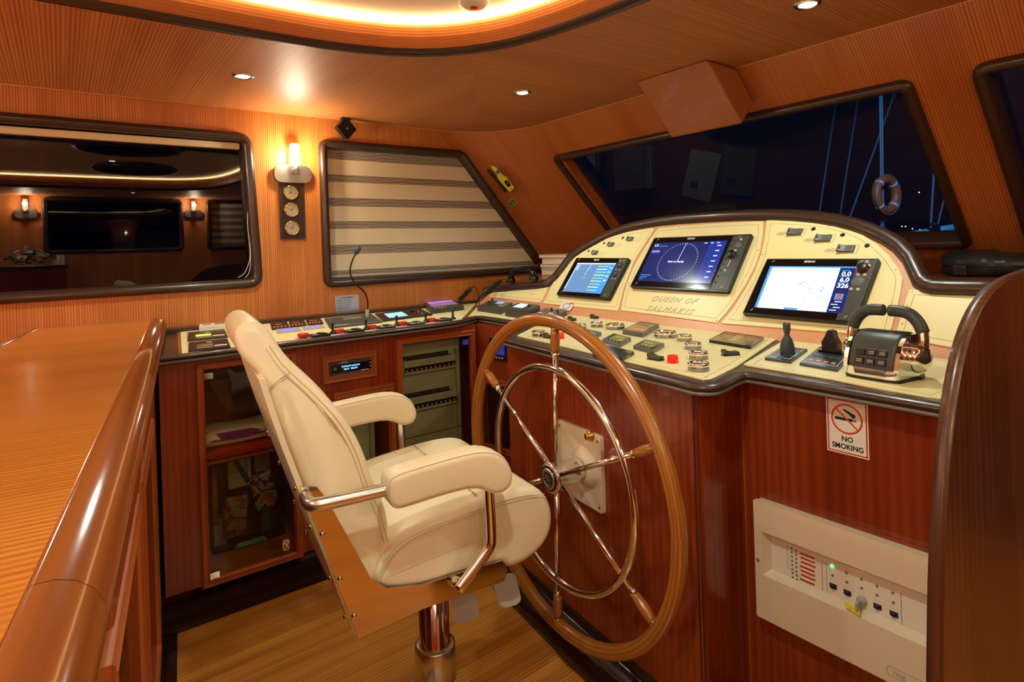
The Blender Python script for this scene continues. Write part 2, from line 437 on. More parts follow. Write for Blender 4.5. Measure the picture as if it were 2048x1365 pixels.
def bandmat(name, cols, rough=.5):
    """printed packaging: blotches of a few inks"""
    m = bpy.data.materials.new(name); m.use_nodes = True; nt = m.node_tree; N = nt.nodes; L = nt.links; b = N['Principled BSDF']
    tc = N.new('ShaderNodeTexCoord'); n = N.new('ShaderNodeTexNoise'); n.inputs['Scale'].default_value = 14; n.inputs['Detail'].default_value = 2; L.new(tc.outputs['Object'], n.inputs['Vector'])
    r = N.new('ShaderNodeValToRGB'); r.color_ramp.interpolation = 'CONSTANT'
    while len(r.color_ramp.elements) < len(cols): r.color_ramp.elements.new(.5)
    for i, c in enumerate(cols):
        r.color_ramp.elements[i].position = 0 if i == 0 else .36 + .28 * i / len(cols); r.color_ramp.elements[i].color = lin(c)
    L.new(n.outputs['Fac'], r.inputs[0]); L.new(r.outputs[0], b.inputs['Base Color']); b.inputs['Roughness'].default_value = rough; return m
M['pack'] = bandmat('plastic_pack_print', [(200, 186, 160), (110, 50, 130), (210, 200, 180), (214, 110, 40)], .25)
M['pack2'] = bandmat('pink_pack_print', [(206, 196, 176), (190, 90, 100), (214, 204, 186)], .25)
# ================================================================== SETTING
YP = 3.09          # port wall
YS = -1.75         # starboard wall
XA = -2.6          # aft wall
TOP = .915         # worktop surface
PW = Fr((0, YP, 0), (1, 0, 0), (0, 0, 1))      # port wall, facing the room
SW = Fr((0, YS, 0), (-1, 0, 0), (0, 0, 1))     # starboard wall
AW = Fr((XA, 0, 0), (0, 1, 0), (0, 0, 1)); AW.n = V((1, 0, 0))
FW = Fr((2.245, 0, CEIL), (0, -1, 0), (-1, 0, 1))  # raked front wall

# floor
m = MB(); m.plate(ID, [(XA, YS), (3.0, YS), (3.0, YP), (XA, YP)], -.03, 0)
struct(m.build('floor', M['floor'], gd=(1, .035, 0)))

# port wall with two window openings
def outl(fr, L): return fr.pxs(L)
w1o = [(-.95, 1.086), (.786, 1.086), (.753, 1.840), (-.95, 1.845)]
w1o = [(-.95, 1.082), (.790, 1.088), (.756, 1.841), (-.95, 1.845)]
w2o = PW.pxs([(636, 278), (925, 301), (1100, 543.5), (647, 577)])
def inset(P, d):
    P = ccw(P); n = len(P); out = []
    for i in range(n):
        a, p, b = V(P[i - 1]), V(P[i]), V(P[(i + 1) % n]); d0, d1 = (p - a).normalized(), (b - p).normalized()
        n0, n1 = V((-d0.y, d0.x)), V((-d1.y, d1.x)); q = (n0 + n1) / (1 + n0.dot(n1)); out.append((p.x + q.x * d, p.y + q.y * d))
    return out
m = MB(); m.plate(PW, [(XA, 0), (3.9, 0), (1.95, CEIL + .02), (XA, CEIL + .02)], -.06, 0, holes=[rnd(inset(w1o, .03), .05), rnd(inset(w2o, .03), .04)])
struct(m.build('wall_port', M['wall']))
FRAMEP = [(0, 0), (.001, .010), (.007, .021), (.018, .027), (.030, .025), (.039, .017), (.044, .006), (.045, -.055)]
def window(i, fr, outer, rr, gm, label, depth=.045, fm='dark', prof=FRAMEP):
    P = rnd(outer, rr, 6)
    m = MB(); m.rim(fr, P, prof); f = m.build('window_%d' % i, M[fm]); struct(f)
    g = MB(); g.plate(fr, rnd(inset(outer, .040), [max(.005, r - .04) for r in (rr if isinstance(rr, list) else [rr] * 4)]), -depth - .004, -depth)
    g.build('pane', M[gm], f); return f
window(1, PW, w1o, .075, 'winglass', '')
window(2, PW, w2o, [.06, .012, .06, .05], 'winglass', '')

# starboard and aft walls
VY = 2 * (YP + .047) - YS
X1_, X2_, X3_ = aty(85, 450, VY).x, aty(367, 450, VY).x, aty(413, 450, VY).x
zt6, zb6 = aty(220, 396, VY).z, aty(220, 506, VY).z
s1 = [(-X2_, zb6), (-X1_, zb6), (-X1_, zt6), (-X2_, zt6)]
s2 = [(-X3_ - 1.0, zb6), (-X3_, zb6), (-X3_, zt6), (-X3_ - .62, zt6)]
m = MB(); m.plate(SW, [(-3.9, 0), (-XA, 0), (-XA, CEIL + .02), (-1.95, CEIL + .02)], -.06, 0, holes=[rnd(inset(s1, .03), .05), rnd(inset(s2, .03), .04)])
struct(m.build('wall_starboard', M['wall']))
window(5, SW, s1, .075, 'winglass', ''); window(6, SW, s2, .05, 'winglass', '')
m = MB(); m.box(Fr((0, 0, 0), (1, 0, 0), (0, 1, 0)), XA - .05, YS, 0, XA, YP, CEIL + .02); struct(m.build('wall_aft', M['wall']))

# raked front wall: flat middle and a rounded corner to each side wall
YF1, YF0 = 2.70, -1.36
w3 = [FW.px(1106, 314), FW.px(1826, 149), FW.px(1946, 493)]
u3a, u3b = w3[0][0], (w3[1][0] + w3[2][0]) / 2; v3t = (w3[0][1] + w3[1][1]) / 2; v3b = w3[2][1]
u4a = (FW.px(1938, 133)[0] + FW.px(2048, 474)[0]) / 2
W3 = rect(u3a, v3b, u3b, v3t); W4 = rect(u4a, v3b, u4a + 1.9, v3t)
TB = -2.0
m = MB(); m.plate(FW, [(-YF1, TB), (-YF0, TB), (-YF0, .005), (-YF1, .005)], -.07, 0, holes=[rnd(inset(W3, .03), .04), rnd(inset(W4, .03), .04)])
dd = V((1, 0, -1)).normalized()
def corner(y0, sgn):
    pts = [(1.78, y0 + sgn * .0), (1.86, y0 - sgn * .002), (1.96, y0 - sgn * .022), (2.05, y0 - sgn * .062), (2.13, y0 - sgn * .125), (2.19, y0 - sgn * .205), (2.23, y0 - sgn * .30), (2.245, y0 - sgn * .39)]
    pts = [(a, b) for a, b in pts]
    pts = smooth(pts, 1)
    s = 0
    for i in range(len(pts) - 1):
        a, b = V((*pts[i], CEIL + .01)), V((*pts[i + 1], CEIL + .01)); e = b - a; w = (e - dd * e.dot(dd)).length
        q = [a, b, b + dd * 2.75, a + dd * 2.75]
        uv = [(s, 0), (s + w, 0), (s + w, 2.75), (s, 2.75)]
        if sgn > 0: q.reverse(); uv.reverse()
        m.face(q, uv, True); s += w
corner(YP, 1); corner(YS, -1)
bmesh.ops.remove_doubles(m.bm, verts=m.bm.verts, dist=1e-5)
struct(m.build('wall_front', M['front'], grain='v'))
def front_uv(o):
    me = o.data
    uv = me.uv_layers[0].data
    for p in me.polygons:
        if abs(p.normal.dot(FW.n)) > .95:
            for li in p.loop_indices:
                c = me.vertices[me.loops[li].vertex_index].co; uv[li].uv = (-c.y, (c - FW.o).dot(FW.v))
front_uv(bpy.data.objects['wall_front'])
window(3, FW, W3, .045, 'windshield', '', .055); window(4, FW, W4, .06, 'windshield', '', .055)

# ceiling: three veneer fields round an oval recess
yc = .67
nose = [(.30, 2.003), (.58, 2.0), (.78, 1.985), (1.0, 1.925), (1.148, 1.813), (1.252, 1.663), (1.313, 1.475), (1.345, 1.277), (1.362, 1.1), (1.368, .9)]
nose = smooth(nose, 1)
RC = nose + [(1.37, yc)] + [(x, 2 * yc - y) for x, y in reversed(nose)]
aft = [(-2.05 - .0, 2 * yc - 1.9), (-2.2, yc - .9), (-2.28, yc), (-2.2, yc + .9), (-2.05, 1.9)]
RC = RC + [(-1.8, 2 * yc - 2.003)] + aft + [(-1.8, 2.003)]          # closed outline, clockwise from the port side
iS = min(range(len(nose)), key=lambda i: (nose[i][0] - 1.16) ** 2 + (nose[i][1] - 1.80) ** 2)
n_ = len(RC)
jS = 2 * len(nose) - iS
cp = [(1.78, YP), (1.86, YP - .002), (1.96, YP - .022), (2.05, YP - .062), (2.13, YP - .125), (2.19, YP - .205), (2.23, YP - .30), (2.245, YP - .39)]
cp = smooth(cp, 1)
kS = min(range(len(cp)), key=lambda i: (cp[i][0] - 2.05) ** 2 + (cp[i][1] - 3.02) ** 2)
cs = [(x, YP + YS - y) for x, y in cp]
m = MB()
def cpiece(P, gd):
    b = MB(); b.plate(Fr((0, 0, CEIL), (1, 0, 0), (0, 1, 0)), P, 0, .02)
    g = V(gd).normalized(); gp = V((0, 0, 1)).cross(g)
    for f in b.bm.faces:
        for l in f.loops: l[b.uv].uv = (l.vert.co.dot(gp), l.vert.co.dot(g))
    me = bpy.data.meshes.new('t'); b.bm.to_mesh(me); b.bm.free(); m.bm.from_mesh(me); bpy.data.meshes.remove(me)
rcw = RC
port = [(XA, yc), (XA, YP)] + cp[:kS + 1] + list(reversed(rcw[:iS + 1])) + [rcw[-1]] + list(reversed(aft))[0:3]
frontp = cp[kS:] + [(2.245, YF0 + .0)] + list(reversed(cs))[0:len(cs) - kS] + list(reversed(rcw[iS:jS + 1]))
stb = [(XA, yc)] + [(-2.28, yc)] + list(reversed(aft))[3:] + [(-1.8, 2 * yc - 2.003)] + list(reversed(rcw[jS:2 * len(nose) + 1])) + list(reversed(cs[:kS + 1])) + [(XA, YS)]
cpiece(port, (0, 1, 0)); cpiece(frontp, (1, 0, 0)); cpiece(stb, (0, 1, 0))
for f in m.bm.faces: f.tag = True
struct(m.build('ceiling', M['ceil'], fix=False))
CF = Fr((0, 0, CEIL), (1, 0, 0), (0, -1, 0))       # facing down
RCd = [(x, -y) for x, y in RC]
if area2(RCd) < 0: RCd.reverse()                     # left of travel = inside the recess
m = MB(); m.rim(CF, RCd, [(-.012, 0), (-.014, .006), (-.004, .020), (.010, .026), (.026, .022), (.034, .010), (.036, 0)])
m.build('trim_1', M['dark'])['kind'] = 'structure'
m = MB(); m.rim(CF, RCd, [(.036, .004), (.036, -.035)]); struct(m.build('trim_2', M['mahogL']))
m = MB(); m.rim(CF, RCd, [(.034, -.030), (.034, -.085)]); struct(m.build('trim_3', M['wall']))
m = MB(); m.plate(Fr((0, 0, CEIL + .10), (1, 0, 0), (0, 1, 0)), [(x, y) for x, y in RC], 0, .02); struct(m.build('ceiling_recess_panel', M['upper'])); bpy.data.objects['ceiling_recess_panel'].name = 'ceiling_1'
m = MB(); m.tube([V((-.9, YP - .002, CEIL - .001))] + [V((x, y - .002, CEIL - .001)) for x, y in cp] + [V((2.243, YF0, CEIL - .001))], .0012, 6); struct(m.build('trim_5', pbr('joint_filler', (226, 170, 120), .5)))
m = MB(); m.rim(CF, RCd, [(.036, -.080), (.046, -.080), (.046, -.095), (.034, -.095)])
led = m.build('led_light_strip', M['led']); solo(led, 'glowing warm LED strip running round the oval ceiling recess', 'light strip')
for j, (x, y) in enumerate([(nose[5][0], nose[5][1])]): pass

# dark strip set into the floor beside the long counter
#@@CAB
# downlights
def downlight(x, y, label, first=None):
    zc_ = CEIL + (.10 if 0 <= y < 1 and x < 1 else 0)
    fr = Fr((x, y, zc_), (1, 0, 0), (0, -1, 0))
    t = thing('recessed_downlight', label, 'ceiling light', fr, group=None)
    a = MB(); a.lathe(ID, [(.026, -.004), (.026, .004), (.034, .006), (.041, .003), (.042, 0)], 28); a.build('bezel', M['chrome'], t, local=True)
    b = MB(); b.lathe(ID, [(0, .0025), (.027, .0025)], 24); b.build('lens', M['lamp'], t, local=True)
    l = bpy.data.lights.new('downlight_lamp', 'SPOT'); l.energy = DL_POWER; l.color = DL_COL; l.spot_size = rad(150); l.spot_blend = .8; l.shadow_soft_size = .03
    lo = bpy.data.objects.new('downlight_lamp', l); COL.objects.link(lo); lo.location = (x, y, zc_ - .02)
    if zc_ > CEIL: l.energy = 22  # unseen recess lamps, added to brighten the chair and console side
    return t
for i, (x, y) in enumerate(DOWN):
    downlight(x, y, ['round chrome downlight nearest the wall lamp', 'round chrome downlight between the oval recess and the wooden ceiling box', 'round chrome downlight above the right windshield, at the top edge', 'unseen fill downlight added further aft on the port side', 'unseen fill downlight added aftmost on the port side', 'unseen downlight added in the middle of the oval recess above the wheel', 'unseen downlight added in the aft half of the oval recess', 'downlight at the starboard front', 'downlight over the starboard wall', 'unseen fill downlight added further aft on the starboard side', 'unseen fill downlight added aftmost on the starboard side'][i])
# ================================================================== CABINETS, WORKTOP, HELM CONSOLE
UZ = .897
def P2(L, z): return [tuple(atz(x, y, z)[:2]) for x, y in L]
ZF = lambda z: Fr((0, 0, z), (1, 0, 0), (0, 1, 0))
# nose of the worktop, from the counter round to the starboard end
EDGE = [(.245, 2.288), (1.36, 2.318), (1.43, 2.335), (1.52, 2.385), (1.585, 2.425), (1.604, 2.40), (1.585, 2.12)]
EDGE2 = [(1.60, 2.015), (1.345, 1.822), (1.285, 1.775), (1.268, 1.72)]
EDGE3 = [(1.158, .885), (1.150, .845), (1.166, .822), (1.205, .826), (1.30, .848), (1.335, .845), (1.343, .80), (1.330, .438), (1.327, .302)]
edge_main = smooth(EDGE, 1)[:-1] + [(1.585, 2.12)]
bul = smooth([(1.60, 2.015)] + EDGE2[1:] + EDGE3, 1)
PATH = edge_main + [(1.588, 2.03)] + bul[1:]
WT = PATH + [(2.0, .302), (2.16, 3.085), (.245, 3.085)]
wt = thing('worktop', 'dark-edged L-shaped worktop carrying the cream instrument panels', 'worktop', loc=(1.5, 2.7, UZ))
m = MB(); m.plate(ZF(TOP - .022), WT, 0, .021); m.build('board', M['dark'], wt, gd=(1, 0, 0))
NOSE = [(-.004, -.016), (.010, -.018), (.020, -.014), (.0235, -.006), (.021, .001), (.012, .004), (-.004, .004), (-.02, .0035)]
def flip(pr): return [(-a, h) for a, h in pr]
# edge runs with the room on its right
m = MB(); m.rim(ZF(TOP), PATH, [(-.014, -.019), (-.014, -.012), (-.020, -.010), (-.022, -.003), (-.018, .002), (-.006, .005), (.010, .004), (.030, .0032), (.030, -.005)], closed=False)
m.build('nosing', M['dark'], wt)
m = MB(); m.rim(ZF(TOP), PATH, [(-.010, -.022), (-.018, -.020), (-.018, -.013), (-.010, -.012)], closed=False); m.build('edge_strip', pbr('grey_edge_strip', (120, 112, 104), .3), wt)
m = MB(); m.plate(ZF(TOP), rect(.245, 3.0, 2.0, 3.088), 0, .018, bev=.004); m.build('upstand', M['dark'], wt, gd=(1, 0, 0))
# cream instrument boards let into the worktop
def board(px_, name='cream_panel', r=.012, lines=True, par=None, h=.0035):
    P = rnd(P2(px_, TOP + h), r)
    a = MB(); a.plate(ZF(TOP), P, 0, h, bev=.0008, seg=1); o = a.build(name, M['cream'], par or wt)
    if lines:
        Q = rnd(inset(P2(px_, TOP + h), .022), r)
        b = MB(); b.rim(ZF(TOP + h), Q, [(-.0006, .0001), (0, .0004), (.0006, .0001)]); b.build('engraved_line', M['creamline'], o)
    return o
P_IN = [(364, 709), (905, 643), (921, 640), (953, 606.5), (843, 614), (641, 636), (361, 664)]
# strip of light wood round the port panel
a = MB(); a.plate(ZF(TOP), P2([(357, 712), (907, 645.5), (927, 641), (960, 604), (843, 611.5), (641, 633), (354, 661)], TOP + .0015), 0, .0015); a.build('inlay', M['mahogL'], wt, gd=(1, 0, 0))
board(P_IN)
board([(930, 640), (950, 633.5), (962, 633), (1066, 645.5), (1140, 622), (964, 603)], lines=False)
BUL_PX = [(1034, 671.5), (1102, 687), (1243, 721), (1327, 739.5), (1410, 759.5), (1424, 759.5), (1440, 751), (1476, 731), (1556, 676), (1486, 666), (1149, 626.5), (1066, 655)]
board(BUL_PX, r=.008)
STB_PX = [(1500, 731.5), (1657, 757), (1854, 795.5), (1884, 797), (1960, 765), (1955, 727), (1882, 718), (1700, 694), (1573, 678), (1486, 729)]
board(STB_PX, r=.01)

# ---- port cabinets
YC = 2.34
PC = Fr((0, YC, 0), (1, 0, 0), (0, 0, 1))
def pcx(L): return PC.pxs(L)
zb = .098
def face(fr, x0, z0, x1, z1, holes, mat, par, th=.018, name='front_panel', grain='v'):
    a = MB(); a.plate(fr, rect(x0, z0, x1, z1), -th, 0, holes=holes); return a.build(name, mat, par, grain=grain)
MOULD = [(0, 0), (.001, .006), (.006, .010), (.012, .008), (.020, .008), (.024, .011), (.028, .006), (.030, 0)]
def doorframe(fr, outer, par, w=.028, mat=None, name='door_frame'):
    k = w / .03
    a = MB(); a.rim(fr, ccw(outer), [(o * k, h) for o, h in MOULD] + [(w, -.012)], smooth=False); return a.build(name, mat or M['frameW'], par)
def clamp(fr, a0, b0, par, w=.026, h=.024):
    a = MB(); a.box(fr, a0, b0, .001, a0 + w, b0 + h, .010, .0015, 1); a.box(fr, a0 - .006, b0, -.002, a0 + .004, b0 + h, .012, .001, 1); return a.build('glass_clamp', M['chrome'], par)
bA = [PC.px(*p) for p in [(404, 737), (591, 1112)]]
oA = rect(.384, .108, .690, .852); oC = rect(1.150, .108, 1.502, .846)
oB1 = rect(.806, .727, 1.037, .838); oB2 = rect(.846, .108, 1.112, .687)
def carcass(par, x0, x1, fr=PC, depth=.60, z0=zb, z1=.893, mat=None):
    a = MB()
    a.box(fr, x0, z0, -depth, x0 + .012, z1, -.018); a.box(fr, x1 - .012, z0, -depth, x1, z1, -.018)
    a.box(fr, x0 + .012, z0, -depth, x1 - .012, z0 + .012, -.018); a.box(fr, x0 + .012, z0, -depth - .006, x1 - .012, z1, -depth)
    return a.build('carcass', mat or M['mahog'], par)
# left cabinet
cA = thing('cabinet', 'mahogany cabinet with a tinted glass door over a first-aid box', 'cabinet', loc=(.5, YC, 0))
face(PC, .252, zb, .790, .893, [rect(.386, .110, .688, .850)], M['mahog'], cA); carcass(cA, .33, .76, mat=M['mahogL'])
m = MB(); m.box(PC, .36, .48, -.58, .74, .49, -.10); m.build('shelf', M['mahog'], cA)
d = doorframe(PC, rect(.362, .086, .712, .874), cA)
g = MB(); g.plate(PC, rect(.389, .112, .686, .847), -.006, -.001); g.build('door_glass', M['doorglass'], d)
clamp(PC, .392, .814, d); clamp(PC, .392, .114, d)
def lock(fr, a0, b0, par):
    a = MB(); a.plate(fr, rnd([(a0 - .013, b0 - .02), (a0 + .013, b0 - .02), (a0 + .013, b0 + .022), (a0 - .013, b0 + .022)], .011), 0, .004, bev=.001); a.lathe(fr, [(.008, .003), (.009, .012), (.007, .016), (0, .016)], 16, a0, b0)
    a.box(fr, a0 - .0012, b0 - .004, .0158, a0 + .0012, b0 + .004, .0166); return a.build('lock', M['chrome'], par)
lock(PC, .648, .150, d)
# middle cabinet
cB = thing('cabinet', 'mahogany cabinet holding the small media player above a dark glass door', 'cabinet', loc=(.95, YC, 0))
face(PC, .790, zb, 1.124, .893, [rect(.838, .752, 1.016, .812), rect(.866, .128, 1.092, .664)], M['mahog'], cB); carcass(cB, .79, 1.124, mat=M['mahogL'])
doorframe(PC, oB1, cB, .030, name='panel_frame')
d = doorframe(PC, oB2, cB)
g = MB(); g.plate(PC, rect(.870, .132, 1.088, .660), -.006, -.001); g.build('door_glass', M['doorglass'], d)
# right cabinet
cC = thing('cabinet', 'mahogany cabinet whose glass door shows the grey breaker box', 'cabinet', loc=(1.33, YC, 0))
face(PC, 1.124, zb, 1.532, .893, [rect(1.152, .110, 1.500, .845)], M['mahog'], cC); carcass(cC, 1.124, 1.60, mat=M['mahogL'])
d = doorframe(PC, rect(1.126, .086, 1.526, .870), cC)
g = MB(); g.plate(PC, rect(1.155, .114, 1.497, .842), -.006, -.001); g.build('door_glass', M['doorglass'], d)
clamp(PC, 1.468, .805, d)
# breaker boxes
def breaker(x0, x1, z0, z1, y, label, rows):
    fr = Fr((0, y, 0), (1, 0, 0), (0, 0, 1)); t = thing('breaker_box', label, 'breaker box', loc=((x0 + x1) / 2, y, z0))
    a = MB(); hs = [rect(x0 + .07 * 1, z - .030, x1 - .045, z + .030) for z in rows]
    a.plate(fr, rect(x0, z0, x1, z1), -.003, 0, holes=hs); a.box(fr, x0, z0, -.20, x1, z1, -.035); a.build('enclosure', M['cab'], t)
    b = MB(); b.rim(fr, rect(x0 + .006, z0 + .006, x1 - .022, z1 - .006), [(-.0012, .0004), (0, .0008), (.0012, .0004)]);
    if rows: b.box(fr, x0, rows[-1] - .15, 0, x1, rows[-1] - .147, .001)
    b.build('door_gap', M['cabd'], t)
    for z in rows:
        c = MB(); c.box(fr, x0 + .045, z + .030, 0, x1 - .06, z + .047, .002); c.build('label_strip', M['cabd'], t)
        c = MB(); c.box(fr, x0 + .052, z - .036, 0, x1 - .028, z + .026, .014, .003, 1); w = c.build('breaker_cover', M['cab'], t)
        c = MB(); c.box(fr, x0 + .056, z - .022, .0142, x1 - .032, z - .002, .0152); c.build('slot', M['black'], w)
        n = 11
        for k in range(n):
            xx = x0 + .066 + (x1 - .045 - x0 - .066) * k / (n - 1)
            c = MB(); c.box(fr, xx - .0035, z - .020, .0152, xx + .0035, z - .011, .020, .001, 1); c.build('breaker_switch', M['lgrey'], t)
    if rows:
        c = MB(); zz = rows[0] - .10; c.lathe(fr, [(.012, 0), (.012, .008), (.006, .012), (.006, .022), (0, .022)], 14, x0 + .028, zz); c.box(fr, x0 + .022, zz - .004, .016, x0 + .046, zz + .004, .022, .001, 1); c.build('door_knob', M['black'], t)
    return t
fb = Fr((0, 2.40, 0), (1, 0, 0), (0, 0, 1))
z1 = fb.px(860, 727)[1]; z2 = fb.px(862, 800)[1]
breaker(1.13, 1.475, .12, .84, 2.40, 'grey breaker box with two rows of switches behind the right glass door', [z1, z2])
breaker(.80, 1.06, .11, .64, 2.44, 'plain grey-green steel box behind the middle glass door', [])
# media player
fr = PC; t = thing('media_player', 'slim black media player with blue lettering let into the cabinet front', 'media player', loc=(.925, YC, .755))
m = MB(); m.box(PC, .838, .752, -.10, 1.016, .812, .004, .002, 1); m.build('case', M['dgrey'], t)
m = MB(); m.box(PC, .842, .766, .004, 1.012, .798, .006); m.build('display_window', M['blackg'], t)
m = MB(); m.lathe(PC, [(.007, .005), (.007, .009), (.005, .011), (0, .011)], 16, .856, .783); m.build('knob', M['grey'], t)
for k in range(3): m = MB(); m.lathe(PC, [(.004, .004), (.004, .007), (0, .007)], 12, .890 + k * .030, .758); m.build('button', M['grey'], t)
for k in range(2): m = MB(); m.lathe(PC, [(.003, .006), (.003, .009), (0, .009)], 12, 1.004, .776 + k * .013); m.build('button', M['lgrey'], t)
text('PLAYING BY RANDOM', PC.sub(.922, .788), .0088, M['scr_cyan'], t, 'display_text', h=.0062, bold=.0003, sx=.85)
text('RELAX   MELODY', PC.sub(.922, .777), .0088, M['scr_cyan'], t, 'display_text', h=.0062, bold=.0003, sx=.85)
text('InterMedia', PC.sub(.895, .8045), .007, M['inkw'], t, h=.0045)
m = MB(); m.box(PC, .965, .762, .004, .998, .765, .0046); m.build('logo_strip', M['inkw'], t)

# corner cabinet facing aft
DF_o = V((1.538, 2.345, 0)); DF_e = V((1.596, 2.0, 0)); uu = (DF_e - DF_o).normalized()
DF = Fr(DF_o, uu, (0, 0, 1)); DF.n = uu.cross(V((0, 0, 1))).normalized()
DF = Fr(DF_o, uu, (0, 0, 1), DF.n)
cD = thing('cabinet', 'narrow mahogany corner cabinet with a blue-lit display and a low glass door', 'cabinet', loc=(1.57, 2.2, 0))
dl = DF.px(987, 676), DF.px(1010, 722)
oD = [DF.px(954, 752), DF.px(1011.5, 776), DF.px(999, 907)]
x0, x1, zt, zl = oD[0][0], .33, oD[0][1], oD[2][1]
face(DF, 0, zb, .35, .893, [rect(x0 + .03, zl + .02, x1 - .025, zt - .025)], M['mahog'], cD)
m = MB(); m.box(DF, .0, zb, -.5, .35, zb + .01, -.018); m.box(DF, .0, zb, -.5, .35, .89, -.49); m.build('carcass', M['mahog'], cD)
d = doorframe(DF, rect(x0 + .004, zl, x1, zt), cD); g = MB(); g.plate(DF, rect(x0 + .032, zl + .022, x1 - .027, zt - .027), -.006, -.001); g.build('door_glass', M['doorglass'], d)
a0, b0 = dl[0][0], dl[1][1]
t = thing('panel_display', 'small black display with a blue screen on the corner cabinet', 'display', loc=tuple(DF.p(a0, b0)))
m = MB(); m.box(DF, a0 - .02, b0, .0, a0 + .09, b0 + .165 * .62, .012, .003, 1); m.build('bezel', M['black'], t)
m = MB(); m.box(DF, a0 + .0, b0 + .026, .012, a0 + .078, b0 + .088, .0128); m.build('screen', M['scr_blue'], t)
for k in range(4): m = MB(); m.box(DF, a0 + .006 + k * .018, b0 + .010, .012, a0 + .014 + k * .018, b0 + .015, .0135); m.build('button', M['inkw'], t)
t = thing('storage_bin', 'small yellow and green bin low behind the corner glass door', 'bin', loc=tuple(DF.p(.12, zb + .011)))
m = MB(); m.box(DF, .04, zb + .011, -.25, .26, .19, -.06, .01); m.build('bin_body', pbr('green_bin', (60, 90, 60), .5), t)
m = MB(); m.box(DF, .04, .191, -.25, .26, .235, -.06, .01); m.build('bin_lid', pbr('yellow_bin', (150, 140, 40), .5), t)

# ---- helm console: pedestal under the wheel
B0, B1 = V((1.298, 1.775, 0)), V((1.182, .872, 0))
bu = (B1 - B0).normalized(); BF = Fr(B0, bu, (0, 0, 1), bu.cross(V((0, 0, 1))))
LB = (B1 - B0).length
con = thing('helm_console', 'big mahogany helm console with cream instrument fascia', 'console', loc=(1.5, 1.3, 0))
foot = [(1.60, 2.0), (1.325, 1.80), tuple(B0[:2]), tuple(B1[:2]), (1.176, .852), (1.196, .846), (1.362, .868)]
body = rnd([(1.66, 2.02), (1.318, 1.806), tuple(B0[:2])[0:2], tuple(B1[:2]), (1.362, .870), (1.66, .90)], [.0, .03, .02, .022, .001, 0])
m = MB(); m.plate(ZF(0), body, zb + .01, .893); m.build('pedestal', M['mahog'], con)
m = MB()
for q in (LB - .012, LB + .000): m.box(BF, q - .0008, zb + .012, -.001, q + .0008, .89, .0006)
m.build('seam', M['darker'], con)
XS = 1.361
SF = Fr((XS, 0, 0), (0, -1, 0), (0, 0, 1), (-1, 0, 0))
m = MB(); m.box(SF, -.869, zb + .01, -.30, -.30, .893, 0); m.build('side_pedestal', M['mahog'], con)
m = MB(); m.box(SF, -.8695, zb + .012, 0, -.8665, .893, .0012); m.build('seam', M['mahogL'], con)
# plinths
PLP = [(0, .0), (.0, .035), (.006, .062), (.018, .078), (.035, .080), (.050, .070), (.060, .060), (.062, .11)]
def plinth(path, nm, zt=.11):
    pr = [(-.075, 0), (-.078, .018), (-.070, .040), (-.052, .058), (-.028, .066), (-.008, .066), (0, .066), (.0, zt)]
    a = MB(); a.rim(ZF(0), path, pr, closed=False); return a.build(nm, M['darker'])
struct(plinth([(.20, YC + .012), (1.545, YC + .012), (1.555, YC - .0), (1.604, 2.0)], 'baseboard_port'))
struct(plinth([(1.60, 2.035), (1.325, 1.825), (1.303, 1.79), (1.300, 1.76), (1.186, .875), (1.188, .858), (1.20, .858), (1.372, .876), (1.372, .28)], 'baseboard_front'))

# ---- fascia
HF = V((.999, -.052, 0)); EF = V((-.052, -.999, 0)).normalized()
T50 = rad(50)
base = atz(1087, 607.5, .955)
UF = (HF * math.cos(T50) + V((0, 0, 1)) * math.sin(T50)).normalized()
NF = (-HF * math.sin(T50) + V((0, 0, 1)) * math.cos(T50)).normalized()
FF = Fr(base, EF, UF, NF)
TRIMC = [(966, 581), (988, 573.5), (1032, 570.5), (1078, 566.5), (1094, 562.5), (1106, 552), (1117, 539), (1131, 520), (1143, 507), (1160, 495), (1180, 483.5), (1210, 467), (1244, 453.5), (1280, 445), (1318, 438.5), (1360, 434), (1412, 430), (1460, 427), (1500, 425.3), (1545, 425), (1590, 426.5), (1630, 429.5), (1674, 436), (1710, 445), (1742, 456), (1770, 469), (1796, 486), (1818, 510), (1831, 538), (1839, 555), (1850, 564), (1866, 568), (1900, 569), (1960, 569.5), (2060, 571)]
TC = FF.pxs(TRIMC, .02)
m = MB(); vb = FF.px(1087, 622)[1]
lo = FF.px(1087, 630)[1]
outf = [(TC[0][0] - .01, lo)] + [(TC[-1][0], lo)] + list(reversed(TC))
m.plate(FF, outf, -.03, 0); m.build('fascia', M['peach'], con)
prof = [(-.026, -.03), (-.026, .004), (-.020, .018), (-.006, .026), (.008, .025), (.020, .017), (.026, .004), (.026, -.03)]
m = MB(); m.rim(FF, TC, prof, closed=False); m.build('fascia_trim', M['dark'], con)
# end board and shelf behind the fascia
m = MB()
SH = 1.068
pa, pb = FF.p(TC[0][0] - .01, lo), FF.p(TC[0][0], TC[0][1])
m = MB(); m.plate(ZF(SH - .02), [(2.06, .31), (3.10, .31), (3.10, 3.03), (2.08, 3.03)], 0, .02); m.build('dash_shelf', M['mahogL'], con, gd=(0, 1, 0))
m = MB(); L_ = [FF.p(a, b, -.031) for a, b in (TC[0], TC[-1])]
